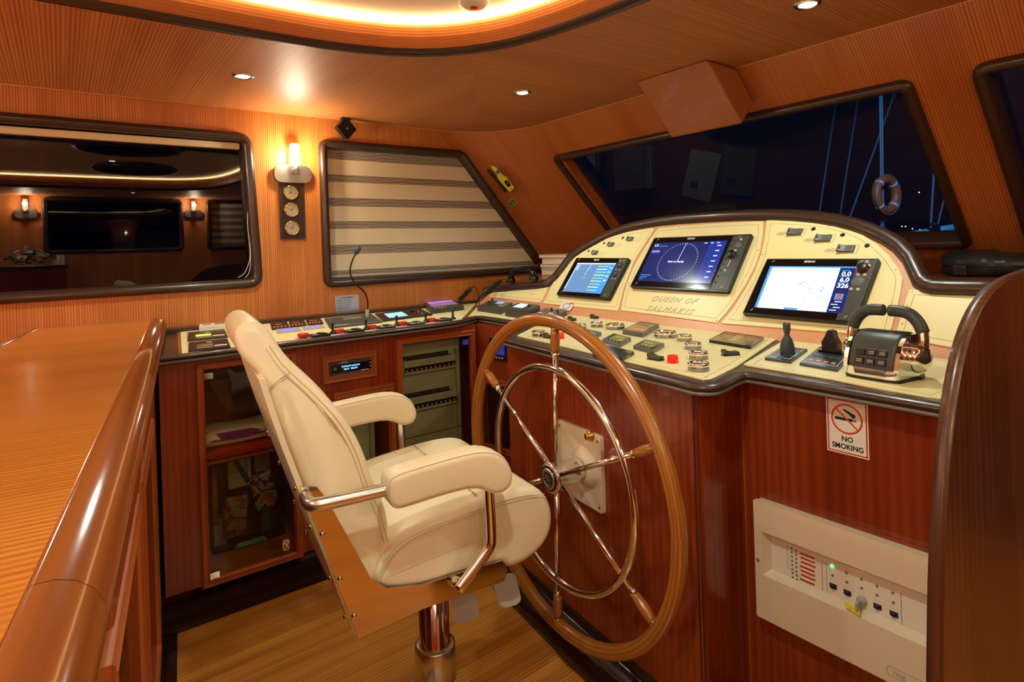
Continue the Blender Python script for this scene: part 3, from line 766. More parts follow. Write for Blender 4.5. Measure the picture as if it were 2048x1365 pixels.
# cream boards on the fascia
FP = {
 'left': [(977.6, 594), (984, 586), (1087.5, 576.5), (1096, 574.5), (1081, 606)],
 'p1': [(1086, 607), (1095, 590), (1106, 566), (1130, 530), (1148, 511), (1168, 497), (1190, 486), (1215, 476), (1256, 464), (1303, 457), (1309, 458), (1296, 478), (1280, 502), (1268, 522), (1257, 551), (1246, 581), (1236, 622)],
 'p2': [(1241.5, 620.5), (1246, 596), (1254, 567), (1267, 536), (1284, 506), (1304, 474), (1316, 457), (1360, 452), (1417, 448), (1470, 445), (1526, 442.5), (1525, 468), (1520, 500), (1510, 532), (1491, 569), (1470, 601), (1452, 626), (1434, 645.5)],
 'p3': [(1442, 646.5), (1466, 619), (1489, 581), (1510, 542), (1522, 510), (1529, 478), (1533, 441), (1570, 441), (1606, 443), (1661, 449), (1700, 459), (1725, 470), (1753, 488), (1778, 511), (1797, 538), (1805, 556), (1802, 580), (1796, 608), (1788, 636), (1778, 673)],
 'p4': [(1790, 673.5), (1798, 648), (1808, 612), (1819, 579), (1941, 587), (2060, 596), (2060, 716), (1909, 696)],
}
FPo = {}
for k, L in FP.items():
    P = FF.pxs(L, .004)
    a = MB(); a.plate(FF, P, 0, .004, bev=.0008, seg=1); o = a.build('cream_panel', M['cream'], con); FPo[k] = o
    Q = inset(P, .017)
    b = MB(); b.rim(FF, Q, [(-.0006, .0041), (0, .0045), (.0006, .0041)]); b.build('engraved_line', M['creamline'], o)
    Ps = inset(P, .008); ks = range(len(Ps)) if len(Ps) < 9 else range(0, len(Ps), 5)
    for k_ in ks:
        b = MB(); b.lathe(FF, [(.0025, .004), (.002, .0052), (0, .0055)], 8, Ps[k_][0], Ps[k_][1]); b.build('screw', M['brass'], o)
text('QUEEN OF', FF.sub(*FF.px(1346, 602)), .036, M['engrave'], FPo['p2'], 'engraved_name', shear=.5, h=.0043, sx=1.1, wire=.0005, sp=1.25)
text('SALMAKIS', FF.sub(*FF.px(1337, 622)), .036, M['engrave'], FPo['p2'], 'engraved_name', shear=.5, h=.0043, sx=1.15, wire=.0005, sp=1.35)
for q, r_ in (((1018, 588), .03),):
    b = MB(); a0, b0 = FF.px(1072, 590); b.box(FF, a0 - .05, b0 - .001, .004, a0 + .0, b0 + .0005, .0045); b.build('engraved_line', M['creamline'], FPo['left'])
# ================================================================== HELM CHAIR
th = rad(-8); C0 = V((.768, 1.42, 0))
AX = V((math.cos(th), math.sin(th), 0)); BX = V((-math.sin(th), math.cos(th), 0))
CH = Fr(C0, AX, BX)
chair = thing('helm_chair', 'cream leather helm chair on a polished steel column', 'chair', CH)
def PR(b): return Fr(C0 + BX * b, AX, V((0, 0, 1)), -BX)       # side profile plane; +n points to starboard (the camera)
def puff(m, fr, P, h0, h1, r, k=5, wf=None):
    """profile drawn in fr's plane, given padded rounded sides between h0 and h1; wf scales half width by height"""
    P = ccw(P); mid = (h0 + h1) / 2
    st = [(h0 + r * (1 - math.cos(PI / 2 * i / k)), r * (1 - math.sin(PI / 2 * i / k))) for i in range(k + 1)]
    allr = st + [(h1 - (h - h0), d) for h, d in reversed(st)]
    vr = []
    for h, d in allr:
        Q = inset(P, d) if d > 1e-9 else P
        row = []
        for q in Q:
            hh = h if wf is None else mid + (h - mid) * wf(q[1])
            row.append(m.bm.verts.new(fr.p(q[0], q[1], hh)))
        vr.append(row)
    n = len(P)
    for i in range(len(vr) - 1):
        for j in range(n):
            try: f = m.bm.faces.new((vr[i][j], vr[i][(j + 1) % n], vr[i + 1][(j + 1) % n], vr[i + 1][j])); f.smooth = True
            except ValueError: pass
    for row, rev in ((vr[0], True), (vr[-1], False)):
        f = m.bm.faces.new(list(reversed(row)) if rev else row); f.smooth = True
    return m
def dense(P, it=2): return smooth(P, it, True)
P0 = PR(0)
BACK = [(-.262, .462), (-.205, .545), (-.180, .62), (-.188, .69), (-.213, .745), (-.224, .79), (-.239, .835), (-.264, .887), (-.290, .925), (-.319, .966), (-.350, 1.000), (-.376, 1.030), (-.394, 1.062), (-.408, 1.090), (-.432, 1.108), (-.458, 1.104), (-.472, 1.082), (-.466, 1.045), (-.448, 1.020), (-.427, .995), (-.411, .945), (-.388, .862), (-.358, .771), (-.312, .62), (-.275, .49)]
wf = lambda z: 1.0 if z < .90 else 1.0 - .30 * min(1, (z - .90) / .2)
m = MB(); puff(m, P0, dense(BACK, 1), -.238, .238, .022, 6, wf); m.build('backrest', M['leather'], chair)
def seamline(P, h, par, r=.0009, closed=False, wf_=None, fr=P0):
    pts = []
    for q in P:
        hh = h * (wf_(q[1]) if wf_ else 1); pts.append(fr.p(q[0], q[1], hh))
    a = MB(); a.tube(pts, r, 6, closed); return a.build('stitching', M['seam'], par)
bk = bpy.data.objects['backrest']
fr_edge = smooth([(-.190, .62), (-.205, .69), (-.230, .745), (-.241, .79), (-.256, .835), (-.281, .887), (-.306, .922), (-.335, .958), (-.362, .988), (-.388, 1.018), (-.408, 1.055)], 2)
seamline(fr_edge, .2385, bk, wf_=lambda z: wf(z))
seamline([(a - .007, z - .005) for a, z in fr_edge], .2388, bk, .0009, wf_=wf)
seamline([(-.372, 1.000), (-.398, .985), (-.420, .968)], .2386, bk, .0011, wf_=wf)
seamline([(-.374, .994), (-.400, .979), (-.420, .962)], .2386, bk, .0009, wf_=wf)
# seat cushion
SEAT = [(-.232, .535), (-.205, .590), (-.165, .622), (-.10, .640), (.0, .652), (.09, .660), (.155, .658), (.195, .645), (.222, .615), (.234, .580), (.232, .540), (.215, .510), (.185, .488), (.150, .474), (.112, .470), (.094, .478), (.080, .492), (-.02, .493), (-.12, .494), (-.19, .508)]
m = MB(); puff(m, P0, dense(SEAT, 2), -.248, .248, .026, 7); seat = m.build('seat', M['leather'], chair)
SE = smooth([(-.222, .545), (-.178, .604), (-.13, .620), (-.085, .627), (.033, .638), (.14, .643), (.205, .632)], 2)
seamline(SE, .2485, seat); seamline([(a + .004, z - .007) for a, z in SE], .2487, seat, .0009)
a = MB(); a.tube([P0.p(.035, .6575, q) for q in (-.22, .22)], .0012, 6); a.build('stitching', M['seam'], seat)
# polished side plates, rear shell and pan
SIDE = [(-.366, .778), (-.336, .772), (-.318, .745), (-.232, .556), (-.198, .524), (-.12, .508), (-.02, .508), (.078, .506), (.092, .484), (.086, .464), (-.10, .458), (-.262, .440)]
for s in (1, -1):
    m = MB(); m.plate(PR(0), SIDE, s * .2495, s * .256, bev=.0012); m.build('side_plate', M['mirror'], chair, grain='h')
m = MB(); m.plate(Fr(P0.p(0, .458), AX, BX), rect(-.25, -.2495, .088, .2495), -.006, 0); m.build('seat_pan', M['mirror'], chair)
# rear shell: cream board following the back, bolted along both edges
RB = [(-.262, .440), (-.314, .612), (-.366, .776), (-.393, .862), (-.412, .930), (-.430, .998)]
m = MB()
sh = [(a + .006, z) for a, z in RB] + [(a - .006, z + .001) for a, z in reversed(RB)]
m.plate(P0, sh, -.240, .240, bev=.003); shell = m.build('rear_shell', M['leather'], chair)
def bolt(par, p, n, r=.006):
    f = Fr(p, n.orthogonal(), n.cross(n.orthogonal()), n); a = MB(); a.lathe(f, [(r, 0), (r * .9, .003), (r * .5, .0045), (0, .005)], 12); a.build('bolt', M['chrome'], par)
for a_, z_ in ((-.362, .766), (-.335, .68), (-.300, .565), (-.272, .475)):
    for s in (1, -1): bolt(chair, P0.p(a_ - .009, z_, s * .225), -AX)
for a_, z_ in ((-.354, .755), (-.328, .675), (-.296, .575), (-.270, .490)): bolt(chair, P0.p(a_, z_, .256), -BX, .0055)
# arms
PAD = [(-.206, .728), (-.214, .745), (-.214, .778), (-.205, .793), (-.12, .801), (-.03, .806), (.015, .800), (.048, .784), (.066, .757), (.072, .728), (.062, .708), (.040, .700), (.018, .703), (-.002, .716), (-.030, .727), (-.09, .727), (-.16, .722), (-.195, .720)]
for s in (1, -1):
    m = MB(); puff(m, P0, dense(PAD, 1), s * .31 - .032, s * .31 + .032, .014, 5); pad = m.build('armrest', M['leather'], chair)
    E_ = ccw(inset(dense(PAD, 1), .003)); 
    for q in (1, -1):
        seamline(E_, s * .31 + q * .0275, pad, .0010, True)
    m = MB(); m.tube(smooth([P0.p(-.358, .757, s * .258), P0.p(-.358, .757, s * .300), P0.p(-.345, .757, s * .312), P0.p(-.20, .757, s * .312)], 2), .0135, 14); m.build('arm_rod', M['brushed'], chair)
    m = MB(); m.tube(smooth([P0.p(.022, .715, s * .31), P0.p(.026, .60, s * .31), P0.p(.022, .575, s * .31), P0.p(-.058, .505, s * .31)], 2), .0125, 14); m.tube([P0.p(-.050, .513, s * .31), P0.p(-.050, .500, s * .255)], .012, 12); m.build('arm_post', M['chrome'], chair)
# adjusting paddles under the seat
for a_ in (.020, .138):
    c = P0.p(a_, .372, .16); nn = (-BX * .85 - AX * .35 + V((0, 0, .45))).normalized(); ux = AX.cross(nn).normalized(); vx = nn.cross(ux)
    f = Fr(c, ux, vx, nn)
    m = MB(); m.plate(f, rrect(-.036, -.030, .036, .030, .018, 6), 0, .006, bev=.002); m.tube([f.p(.0, .01, -.004), P0.p(a_ - .005, .44, .13)], .005, 8); m.build('adjusting_paddle', M['lgrey'], chair)
# column
UPf = Fr(C0, (1, 0, 0), (0, 1, 0))
m = MB(); m.lathe(UPf, [(.040, .06), (.040, .452), (0, .452)], 32); m.build('column', M['chrome'], chair)
m = MB(); m.lathe(UPf, [(.0405, .198), (.052, .198), (.054, .195), (.054, .105), (.050, .100), (.046, .094), (.044, .02), (.0405, .02)], 36); m.build('collar', M['brushed'], chair)
m = MB(); m.lathe(UPf, [(.044, .02), (.10, .016), (.12, .008), (.122, 0), (0, 0)], 36); m.build('base_flange', M['brushed'], chair)
hp = C0 + V((0, 0, .155)); hd = (-AX * .55 - BX * .85).normalized()
m = MB(); m.tube([hp + hd * .045, hp + hd * .085 + V((0, 0, -.012))], .008, 12); m.tube([hp + hd * .085 + V((0, 0, -.012)), hp + hd * .135 + V((0, 0, -.05))], [.010, .013], 12); m.tube([hp + hd * .115 + V((0, 0, -.05)) - AX * .03, hp + hd * .135 + V((0, 0, -.06)) + AX * .02], .013, 12); m.build('locking_lever', M['lgrey'], chair)

# ================================================================== WHEEL
WC = V((1.116, 1.309, .584)); waz, wti, wal, WR = rad(-3.5), rad(2.06), rad(-4.75), .449
wu = V((math.sin(waz), -math.cos(waz), 0)); wn = V((-math.cos(waz), -math.sin(waz), 0)); wv = (V((0, 0, 1)) * math.cos(wti) + wn * math.sin(wti)).normalized()
WF = Fr(WC, wu, wv, wu.cross(wv)); 
wheel = thing('ship_steering_wheel', 'large ship steering wheel with varnished wooden rim and steel spokes', 'steering wheel', loc=tuple(WC))
def ring(R, k): return [WF.p(R * math.cos(2 * PI * i / k), R * math.sin(2 * PI * i / k)) for i in range(k)]
m = MB(); m.tube(ring(WR, 96), .0195, 18, True); m.build('rim', M['teak'], wheel)
m = MB(); m.tube(ring(.312, 80), .0115, 14, True); m.build('inner_ring', M['chrome'], wheel)
for k in range(6):
    a = wal + rad(30 + 60 * k); c, s = math.cos(a), math.sin(a)
    m = MB(); m.tube([WF.p(.02 * c, .02 * s), WF.p(.350 * c, .350 * s)], .0075, 12); m.tube([WF.p(.345 * c, .345 * s), WF.p(.350 * c, .350 * s), WF.p(.362 * c, .362 * s)], [.009, .011, .011], 14)
    sp = m.build('spoke', M['chrome'], wheel)
    m = MB(); m.tube([WF.p(r * c, r * s) for r in (.362, .375, .395, .415, .432)], [.0115, .0130, .0140, .0130, .0110], 14); m.build('spoke_grip', M['teak'], sp)
    m = MB(); m.tube([WF.p(.428 * c, .428 * s), WF.p(.436 * c, .436 * s)], .0115, 12); m.build('ferrule', M['chrome'], sp)
m = MB(); m.lathe(WF, [(.0, -.085), (.033, -.085), (.036, -.06), (.036, .012), (.045, .016), (.046, .024), (.040, .027), (0, .027)], 32); m.build('hub', M['chrome'], wheel)
m = MB(); m.lathe(WF, [(.036, .0272), (.036, .029), (.0, .031)], 28); hb = m.build('hub_cap', M['blackg'], wheel)
m = MB(); m.lathe(WF, [(.030, .0300), (.029, .0315), (.021, .0315), (.020, .0305)], 28)
for k in range(8): a = k * PI / 4; m.box(WF.sub(0, 0, a), .003, -.0016, .0308, .017, .0016, .0318)
m.build('hub_emblem', M['brushed'], wheel)
# steering pump plate behind the wheel
pl = [BF.px(*p) for p in [(1120, 838), (1207, 873), (1213, 1018), (1123, 985)]]
a0, a1 = pl[0][0], (pl[1][0] + pl[2][0]) / 2; b1, b0 = (pl[0][1] + pl[1][1]) / 2, (pl[2][1] + pl[3][1]) / 2
hp_ = thing('steering_pump', 'white square helm pump plate on the console behind the wheel', 'pump plate', loc=tuple(BF.p((a0 + a1) / 2, b0)))
m = MB(); m.plate(BF, rrect(a0, b0, a1, b1, .008), .0005, .012, bev=.003); m.build('plate', M['alarm'], hp_)
# the wheel shaft meets the plate
tt = (BF.n.dot(BF.o) + .012 - BF.n.dot(WC)) / BF.n.dot(-WF.n); sx_ = WC - WF.n * tt; ca, cb = (sx_ - BF.o).dot(BF.u), (sx_ - BF.o).dot(BF.v)
m = MB(); m.lathe(BF, [(.062, .012), (.058, .020), (.046, .030), (.042, .034), (0, .034)], 32, ca, cb); m.build('boss', M['alarm'], hp_)
m = MB(); m.tube([WC - WF.n * .08, sx_ + BF.n * .02], .022, 20); m.build('shaft', M['chrome'], wheel)
for x, y in ((a0 + .014, b0 + .016), (a0 + .014, b1 - .016), (a1 - .014, b0 + .016), (a1 - .014, b1 - .016)):
    m = MB(); m.lathe(BF, [(.004, .012), (.0045, .014), (0, .014)], 10, x, y); m.build('screw', M['brass'], hp_)
kx, ky = BF.px(1178, 873, .02); m = MB(); m.lathe(BF, [(.016, .012), (.015, .020), (.010, .021), (.010, .030), (0, .031)], 18, kx, ky); m.build('filler_cap', M['brass'], hp_)
text('rolb', BF.sub(*BF.px(1158, 876, .012)), .030, M['white'], hp_, 'embossed_name', ext=.0012, h=.0125)

# ================================================================== LONG COUNTER BEHIND THE CHAIR
TI = .977
i1, i0 = V((.3126, YP, 0)), V((-.041, .551, 0)); idr = (i0 - i1).normalized()      # rail inner edge, wall to camera
i2 = i1 + idr * 2.86
ln = V((idr.y, -idr.x, 0)) * 1.0                                                      # towards aft or room
if ln.x > 0: ln = -ln
wdt = .365
CF2 = Fr(i1, idr, -ln)          # v axis points to the room side
isl = thing('long_counter', 'long honey-coloured counter with a thick varnished rounded edge', 'counter', loc=(.05, 1.5, 0))
LEN = 2.86
m = MB(); m.plate(Fr(i1 + V((0, 0, TI)), idr, -ln), [(-.06, -wdt - .03), (LEN, -wdt - .03), (LEN, .002), (-.0, .002)], -.03, 0); m.build('countertop', M['island'], isl, gd=(1, -.14, 0))
RP = [(.0, -.060), (.0, .0), (.006, .003), (.020, .003), (.034, -.002), (.046, -.012), (.053, -.026), (.055, -.042), (.052, -.058), (.046, -.060)]
i1z = Fr(i1 + V((0, 0, TI)), idr, -ln)
m = MB()
def railseg(s0, s1):
    a = MB(); L0 = [(s0, 0), (s1, 0)]; a.rim(i1z, L0, RP, closed=False); return a
seam_s = (hit(120, 1165, V((0, 0, 1)), TI) - i1).dot(idr)
railseg(.0, seam_s - .0008).build('edge_rail', M['rail'], isl); railseg(seam_s + .0008, LEN).build('edge_rail', M['rail'], isl)
m = MB(); m.rim(i1z, [(0, -wdt - .03), (LEN, -wdt - .03)], [(-.012, -.03), (-.012, .001), (-.004, .004), (.004, .002), (.004, -.03)], closed=False); m.build('back_edge', M['rail'], isl)
SI = Fr(i1, idr, V((0, 0, 1)), -ln); SI.o = i1 - ln * .030; 
m = MB(); m.plate(SI, rect(.75, .10, LEN, TI - .058), -.02, 0, holes=[rect(1.10, .14, 1.62, .76), rect(1.74, .14, 2.26, .76)]); m.build('side_panel', M['mahogL'], isl)
m = MB(); m.box(SI, 0, .0, -wdt - .02, .75, TI - .032, -.02); m.box(SI, .75, .0, -wdt - .02, LEN, .10, -.04); m.box(SI, .75, .1, -wdt - .02, LEN, TI - .032, -.30); m.build('body', M['mahog'], isl)
m = MB(); m.box(SI, .0, .0, -.02, .75, TI - .058, 0); m.build('end_panel', M['mahogL'], isl)
for x0_, x1_ in ((1.076, 1.644), (1.716, 2.284)):
    d = doorframe(SI, rect(x0_, .116, x1_, .784), isl); g = MB(); g.plate(SI, rect(x0_ + .026, .142, x1_ - .026, .758), -.006, -.001); g.build('door_glass', M['doorglass'], d)
    m = MB(); m.box(SI, x0_ + .004, .82, 0, x1_ - .004, TI - .075, .009, .003, 1); m.build('drawer_front', M['frameW'], isl)
for z_ in (.20, .26):
    m = MB(); m.tube([SI.p(1.66, z_, 0), SI.p(1.66, z_, .022)], .005, 10); m.build('door_pin', M['chrome'], isl)
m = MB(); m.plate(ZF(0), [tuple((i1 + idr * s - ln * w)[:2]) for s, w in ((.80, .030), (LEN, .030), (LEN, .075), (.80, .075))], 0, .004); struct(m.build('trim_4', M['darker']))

# ================================================================== DARK BULKHEAD PANEL AT THE CONSOLE END
AR = Fr((0, .276, 0), (1, 0, 0), (0, 0, 1)); ARb = Fr((0, .294, 0), (1, 0, 0), (0, 0, 1)) 
A_PX = [(1851, 1420), (1852, 1365), (1853, 1260), (1855, 1150), (1859, 1050), (1865, 950), (1872, 875), (1881, 800), (1892, 738), (1905, 685), (1920, 643), (1940, 605), (1965, 576), (2000, 553), (2048, 537)]
AP = smooth(ARb.pxs(A_PX), 2); x0b = AP[0][0]
AP = AP + [(1.55, AP[-1][1] + .025), (1.75, AP[-1][1] + .03), (1.9, 1.16), (1.95, 1.05), (1.95, 0), (x0b, 0)]
m = MB(); m.plate(AR, AP, -.018, 0, bev=.003, seg=3)
for f in m.bm.faces:
    if abs(f.normal.y) < .99: f.smooth = True

sl = m.build('bulkhead_panel', M['arm'])
solo(sl, 'dark curved-top wooden panel standing at the right end of the console', 'partition')
# ================================================================== ON THE PORT WALL
def wall_light(fr, a, b, label, power=4.5):
    f = fr.sub(a, b); t = thing('wall_lamp', label, 'wall lamp', f)
    m = MB()
    P = rnd([(-.092, -.042), (.092, -.042), (.092, .046), (-.092, .046)], .042, 8); m.plate(ID, P, .012, .024, bev=.003); m.build('back_plate', M['brushed'], t, local=True)
    S_ = Fr((.004, 0, .042), (1, 0, 0), (0, 0, -1), (0, 1, 0))
    m = MB(); m.lathe(S_, [(0, .0), (.021, .0), (.021, .048), (.0, .048)], 24); m.box(ID, -.014, .005, .008, .022, .020, .030); m.build('holder', M['brushed'], t, local=True)
    m = MB(); m.lathe(S_, [(.0245, .048), (.0235, .07), (.021, .145), (.018, .150), (0, .150)], 24); m.build('glass_shade', M['shade'], t, local=True)
    p = f.p(.004, .10, .09); ptlight('wall_lamp_bulb', p, power, (1.0, .84, .58), .02)
    return t
sa, sb_ = PW.px(584, 350)
wall_light(PW, sa, sb_, 'chrome wall lamp glowing on the striped wall between the two port windows')
wall_light(PW, -1.30, sb_, 'unseen wall lamp added further aft on the port wall', 16)  # out of view, added to throw more light on the ceiling
wall_light(AW, 1.9, sb_, 'unseen wall lamp added on the aft wall, port side', 16); wall_light(AW, -.4, sb_, 'unseen wall lamp added on the aft wall, starboard side', 16)  # both out of view, added to brighten the ceiling
for px_ in (387, 52):
    P_ = hit(px_, 428, V((0, 1, 0)), 2 * (YP + .045) - YS); wall_light(SW, -P_.x, P_.z, 'wall lamp on the starboard wall, seen only as a reflection ' + ('on the right' if px_ > 100 else 'on the left'), 16)
# instrument board with three dials
ia = [PW.px(*p) for p in ((557, 369), (607, 369), (608.5, 478), (560, 479))]
x0, x1 = (ia[0][0] + ia[3][0]) / 2, (ia[1][0] + ia[2][0]) / 2; z0 = (ia[2][1] + ia[3][1]) / 2; z1 = sb_ - .03
t = thing('instrument_board', 'narrow dark wood board with three brass dials below the wall lamp', 'weather instruments', loc=tuple(PW.p((x0 + x1) / 2, z0)))
m = MB(); m.plate(PW, rect(x0, z0, x1, z1), 0, .012, bev=.004); m.box(PW, x0 + .014, z0 + .002, .012, x0 + .018, z1, .016); m.box(PW, x1 - .018, z0 + .002, .012, x1 - .014, z1, .016); m.build('board', M['dark'], t)
for py, rot in ((385.5, 1.5), (420, .9), (456.5, 1.1)):
    c = PW.px(582 + (py - 385) * .035, py, .02)
    f = PW.sub(*c)
    m = MB(); m.lathe(f, [(.036, .012), (.037, .020), (.034, .025), (.0315, .024), (.0315, .019)], 32); dl_ = m.build('dial_bezel', M['brass'], t)
    m = MB(); m.lathe(f, [(0, .019), (.032, .019)], 32); m.build('dial_face', M['dial'], dl_)
    m = MB()
    m.box(f.sub(0, 0, rot), -.004, -.0008, .0205, .026, .0008, .021); m.box(f.sub(0, 0, rot + 2.1), -.003, -.0008, .0205, .018, .0008, .021); m.lathe(f, [(.003, .0205), (.003, .022), (0, .022)], 10)
    m.build('dial_hands', M['ink'], dl_)
    m = MB()
    for k in range(12): m.box(f.sub(0, 0, k * PI / 6), .025, -.0006, .0192, .029, .0006, .0196)
    m.build('dial_marks', M['ink'], dl_)
# speaker hanging from the ceiling corner
cpt = aty(693, 257, YP - .06); f = Fr(cpt, V((1, .25, 0)).normalized(), V((0, 0, 1)))
f = Fr(cpt, f.u, f.v, f.u.cross(f.v)).sub(0, 0, PI / 4)
t = thing('motion_sensor', 'small black diamond-shaped unit hanging at the top of the port wall', 'sensor', loc=tuple(cpt))
m = MB(); m.plate(f, rrect(-.043, -.043, .043, .043, .009), -.022, .006, bev=.006); hs = m.build('housing', M['black'], t)
m = MB(); m.box(f, -.040, -.0436, -.014, .040, -.0426, .002); m.build('edge_strip', M['lgrey'], t)
m = MB(); m.lathe(f, [(.005, .006), (.005, .008), (0, .008)], 14); m.build('indicator', M['lgrey'], t)
m = MB(); m.tube([cpt + V((0, .01, .04)), V((cpt.x, cpt.y + .01, CEIL - .012))], .009, 10); m.build('stem', M['black'], t)
m = MB(); m.plate(Fr((cpt.x, cpt.y + .01, CEIL), (1, 0, 0), (0, -1, 0)), rrect(-.024, -.018, .024, .018, .006), 0, .014, bev=.003); m.build('mount', M['black'], t)
# public address list
q = [PW.px(*p) for p in ((669, 593), (717, 589.5), (717, 620), (671, 624))]
m = MB(); t = thing('notice_plate', 'small metal notice plate listing intercom stations under the blinded window', 'notice', loc=tuple(PW.p((q[0][0] + q[1][0]) / 2, q[2][1])))
m.plate(PW, rrect(q[0][0], q[2][1] - .004, q[1][0], q[0][1], .003), 0, .003); m.build('plate', M['brushed'], t)
cx_ = (q[0][0] + q[1][0]) / 2; zt_ = q[0][1]
text('PUBLIC ADDRESS', PW.sub(cx_, zt_ - .011), .0085, M['ink'], t, h=.0032, bold=.0002)
for i, s_ in enumerate(('STATION 1 : ENGINE ROOM', 'STATION 2 : BOW SPEAKERS', 'STATION 3 : CREW CABIN', 'STATION 4 : GUEST CABINS', 'STATION 5 : MAIN DECK', 'STATION 6 : SUN DECK')):
    text(s_, PW.sub(q[0][0] + .014, zt_ - .022 - i * .0092), .0062, M['ink'], t, ax='LEFT', h=.0032)
# striped roller blind on the forward port window
wi = inset(w2o, .044); wi = ccw(wi)
zmin, zmax = min(p[1] for p in wi), max(p[1] for p in wi)
def clip(P, lo_, hi_):
    def cut(P, z, keep):
        o = []
        for i in range(len(P)):
            a, b = P[i - 1], P[i]; ia, ib = keep(a[1]), keep(b[1])
            if ia != ib: f = (z - a[1]) / (b[1] - a[1]); o.append((a[0] + (b[0] - a[0]) * f, z))
            if ib: o.append(b)
        return o
    P = cut(P, lo_, lambda z: z >= lo_); return cut(P, hi_, lambda z: z <= hi_) if P else P
xl = min(p[0] for p in wi)
blind = thing('roller_blind', 'cream and grey striped roller blind drawn down over the forward port window', 'blind', loc=(1.5, YP, zmin))
zs = [PW.px(655, y)[1] for y in (306.5, 316, 347, 362, 394.5, 411.5, 442, 457.5, 490.5, 510, 543, 552)]
edges = [zmax] + zs[1:11:1] + [zmin]
kinds = ['s', 'c'] * 6
for i in range(len(edges) - 1):
    P_ = clip(wi, edges[i + 1], edges[i])
    if len(P_) > 2:
        a = MB(); a.plate(PW, P_, -.034 if kinds[i] == 's' else -.033, -.0325 if kinds[i] == 's' else -.030); a.build('sheer_band' if kinds[i] == 's' else 'opaque_band', M['sheer'] if kinds[i] == 's' else M['blind'], blind)
zb_ = PW.px(668, 549)[1]
a = MB(); a.box(PW, xl + .01, zmin + .004, -.030, PW.px(1060, 530)[0], zmin + .018, -.020, .003, 1); a.build('bottom_bar', M['lgrey'], blind)
# headrail and bead chain of the aft window's blind
rb = thing('roller_blind', 'rolled-up cream blind with a bead chain at the top of the left window', 'blind', loc=(0, YP, 1.78))
t1, t2 = PW.px(200, 272), PW.px(489, 302)
wi1 = inset(w1o, .045)
a = MB(); a.box(PW, -.90, 1.762, -.038, .705, 1.792, -.012, .004, 1); a.build('headrail', M['blind'], rb)
for k_, pts in enumerate(([(494, 290), (494, 330), (496, 380), (496, 415), (494.5, 450), (499, 485), (501, 515), (495, 535), (489, 548), (476, 556)], [(496.5, 290), (497, 330), (498, 380), (499, 430), (500.5, 480), (501.5, 530), (498, 548), (490, 556)])):
    L_ = smooth([PW.p(*PW.px(x, y, -.008), -.008) for x, y in pts], 2)
    a = MB(); a.tube(L_, .0016, 6)
    a.build('bead_chain', M['paper'], rb)

# emergency hand torch and green sign on the raked corner wall
def cornerframe(px_, py_):
    """frame lying on the curved corner where the picture ray meets it"""
    d = cray(px_, py_); o = V((0, 0, H)); best = None
    for i in range(len(cp) - 1):
        a, b = V((*cp[i], CEIL)), V((*cp[i + 1], CEIL)); n = (b - a).cross(dd).normalized(); den = n.dot(d)
        if abs(den) < 1e-6: continue
        t_ = n.dot(a - o) / den; P = o + d * t_; w = P - a
        # a + s(b-a) + t dd
        e = (b - a); s_ = (w.x + w.z) / (e.x + e.z) if abs(e.x + e.z) > 1e-9 else w.y / e.y
        if abs(e.y) > abs(e.x): s_ = w.y / e.y
        if -.02 <= s_ <= 1.02 and (best is None or t_ < best[0]): best = (t_, P, n if n.dot(d) < 0 else -n)
    _, P, n = best; v = -dd; u = v.cross(n).normalized(); return Fr(P, u, v, n)
f = cornerframe(1000, 358)
t = thing('emergency_torch', 'yellow waterproof radio beacon in a black holder on the corner wall', 'beacon', f)
iv = Fr((0, 0, 0), (1, 0, 0), (0, 1, 0))
m = MB(); m.plate(iv, rnd([(-.030, -.085), (.020, -.085), (.020, -.02), (-.012, .0), (-.018, .105), (-.030, .105)], .006), 0, .022, bev=.004); m.build('holder', M['black'], t, local=True)
m = MB(); m.plate(iv, rnd([(-.012, -.092), (.030, -.090), (.033, -.005), (.022, .030), (.020, .095), (.010, .108), (-.002, .104), (-.004, .040), (-.014, .015)], .008), .012, .048, bev=.008); m.build('body', M['yellow'], t, local=True)
m = MB(); m.lathe(iv, [(.0125, .048), (.0125, .050), (0, .050)], 20, .009, .062); m.build('round_label', pbr('blue_label', (60, 120, 170), .4), t, local=True)
m = MB(); m.plate(iv, rrect(.0, -.062, .024, -.015, .010), .048, .0505); m.build('dark_label', M['ink'], t, local=True)
m = MB(); m.plate(iv, circ(.013, -.036, .007), .0505, .052); m.build('red_button', M['red'], t, local=True)
f = cornerframe(1024, 405.5)
t = thing('safety_sign', 'small green and white safety sign beside the yellow beacon', 'sign', f)
m = MB(); m.plate(iv, rect(-.020, -.021, .020, .021), 0, .001); m.build('backing', M['inkw'], t, local=True)
m = MB(); m.plate(iv, rect(-.0175, -.0185, .0175, .0185), .001, .0016); m.build('green_field', M['green'], t, local=True)
m = MB(); m.plate(iv, [(-.003, -.010), (.004, -.010), (.005, .004), (-.001, .004)], .0016, .002); m.plate(iv, circ(.001, .008, .003), .0016, .002); m.build('symbol', M['inkw'], t, local=True)

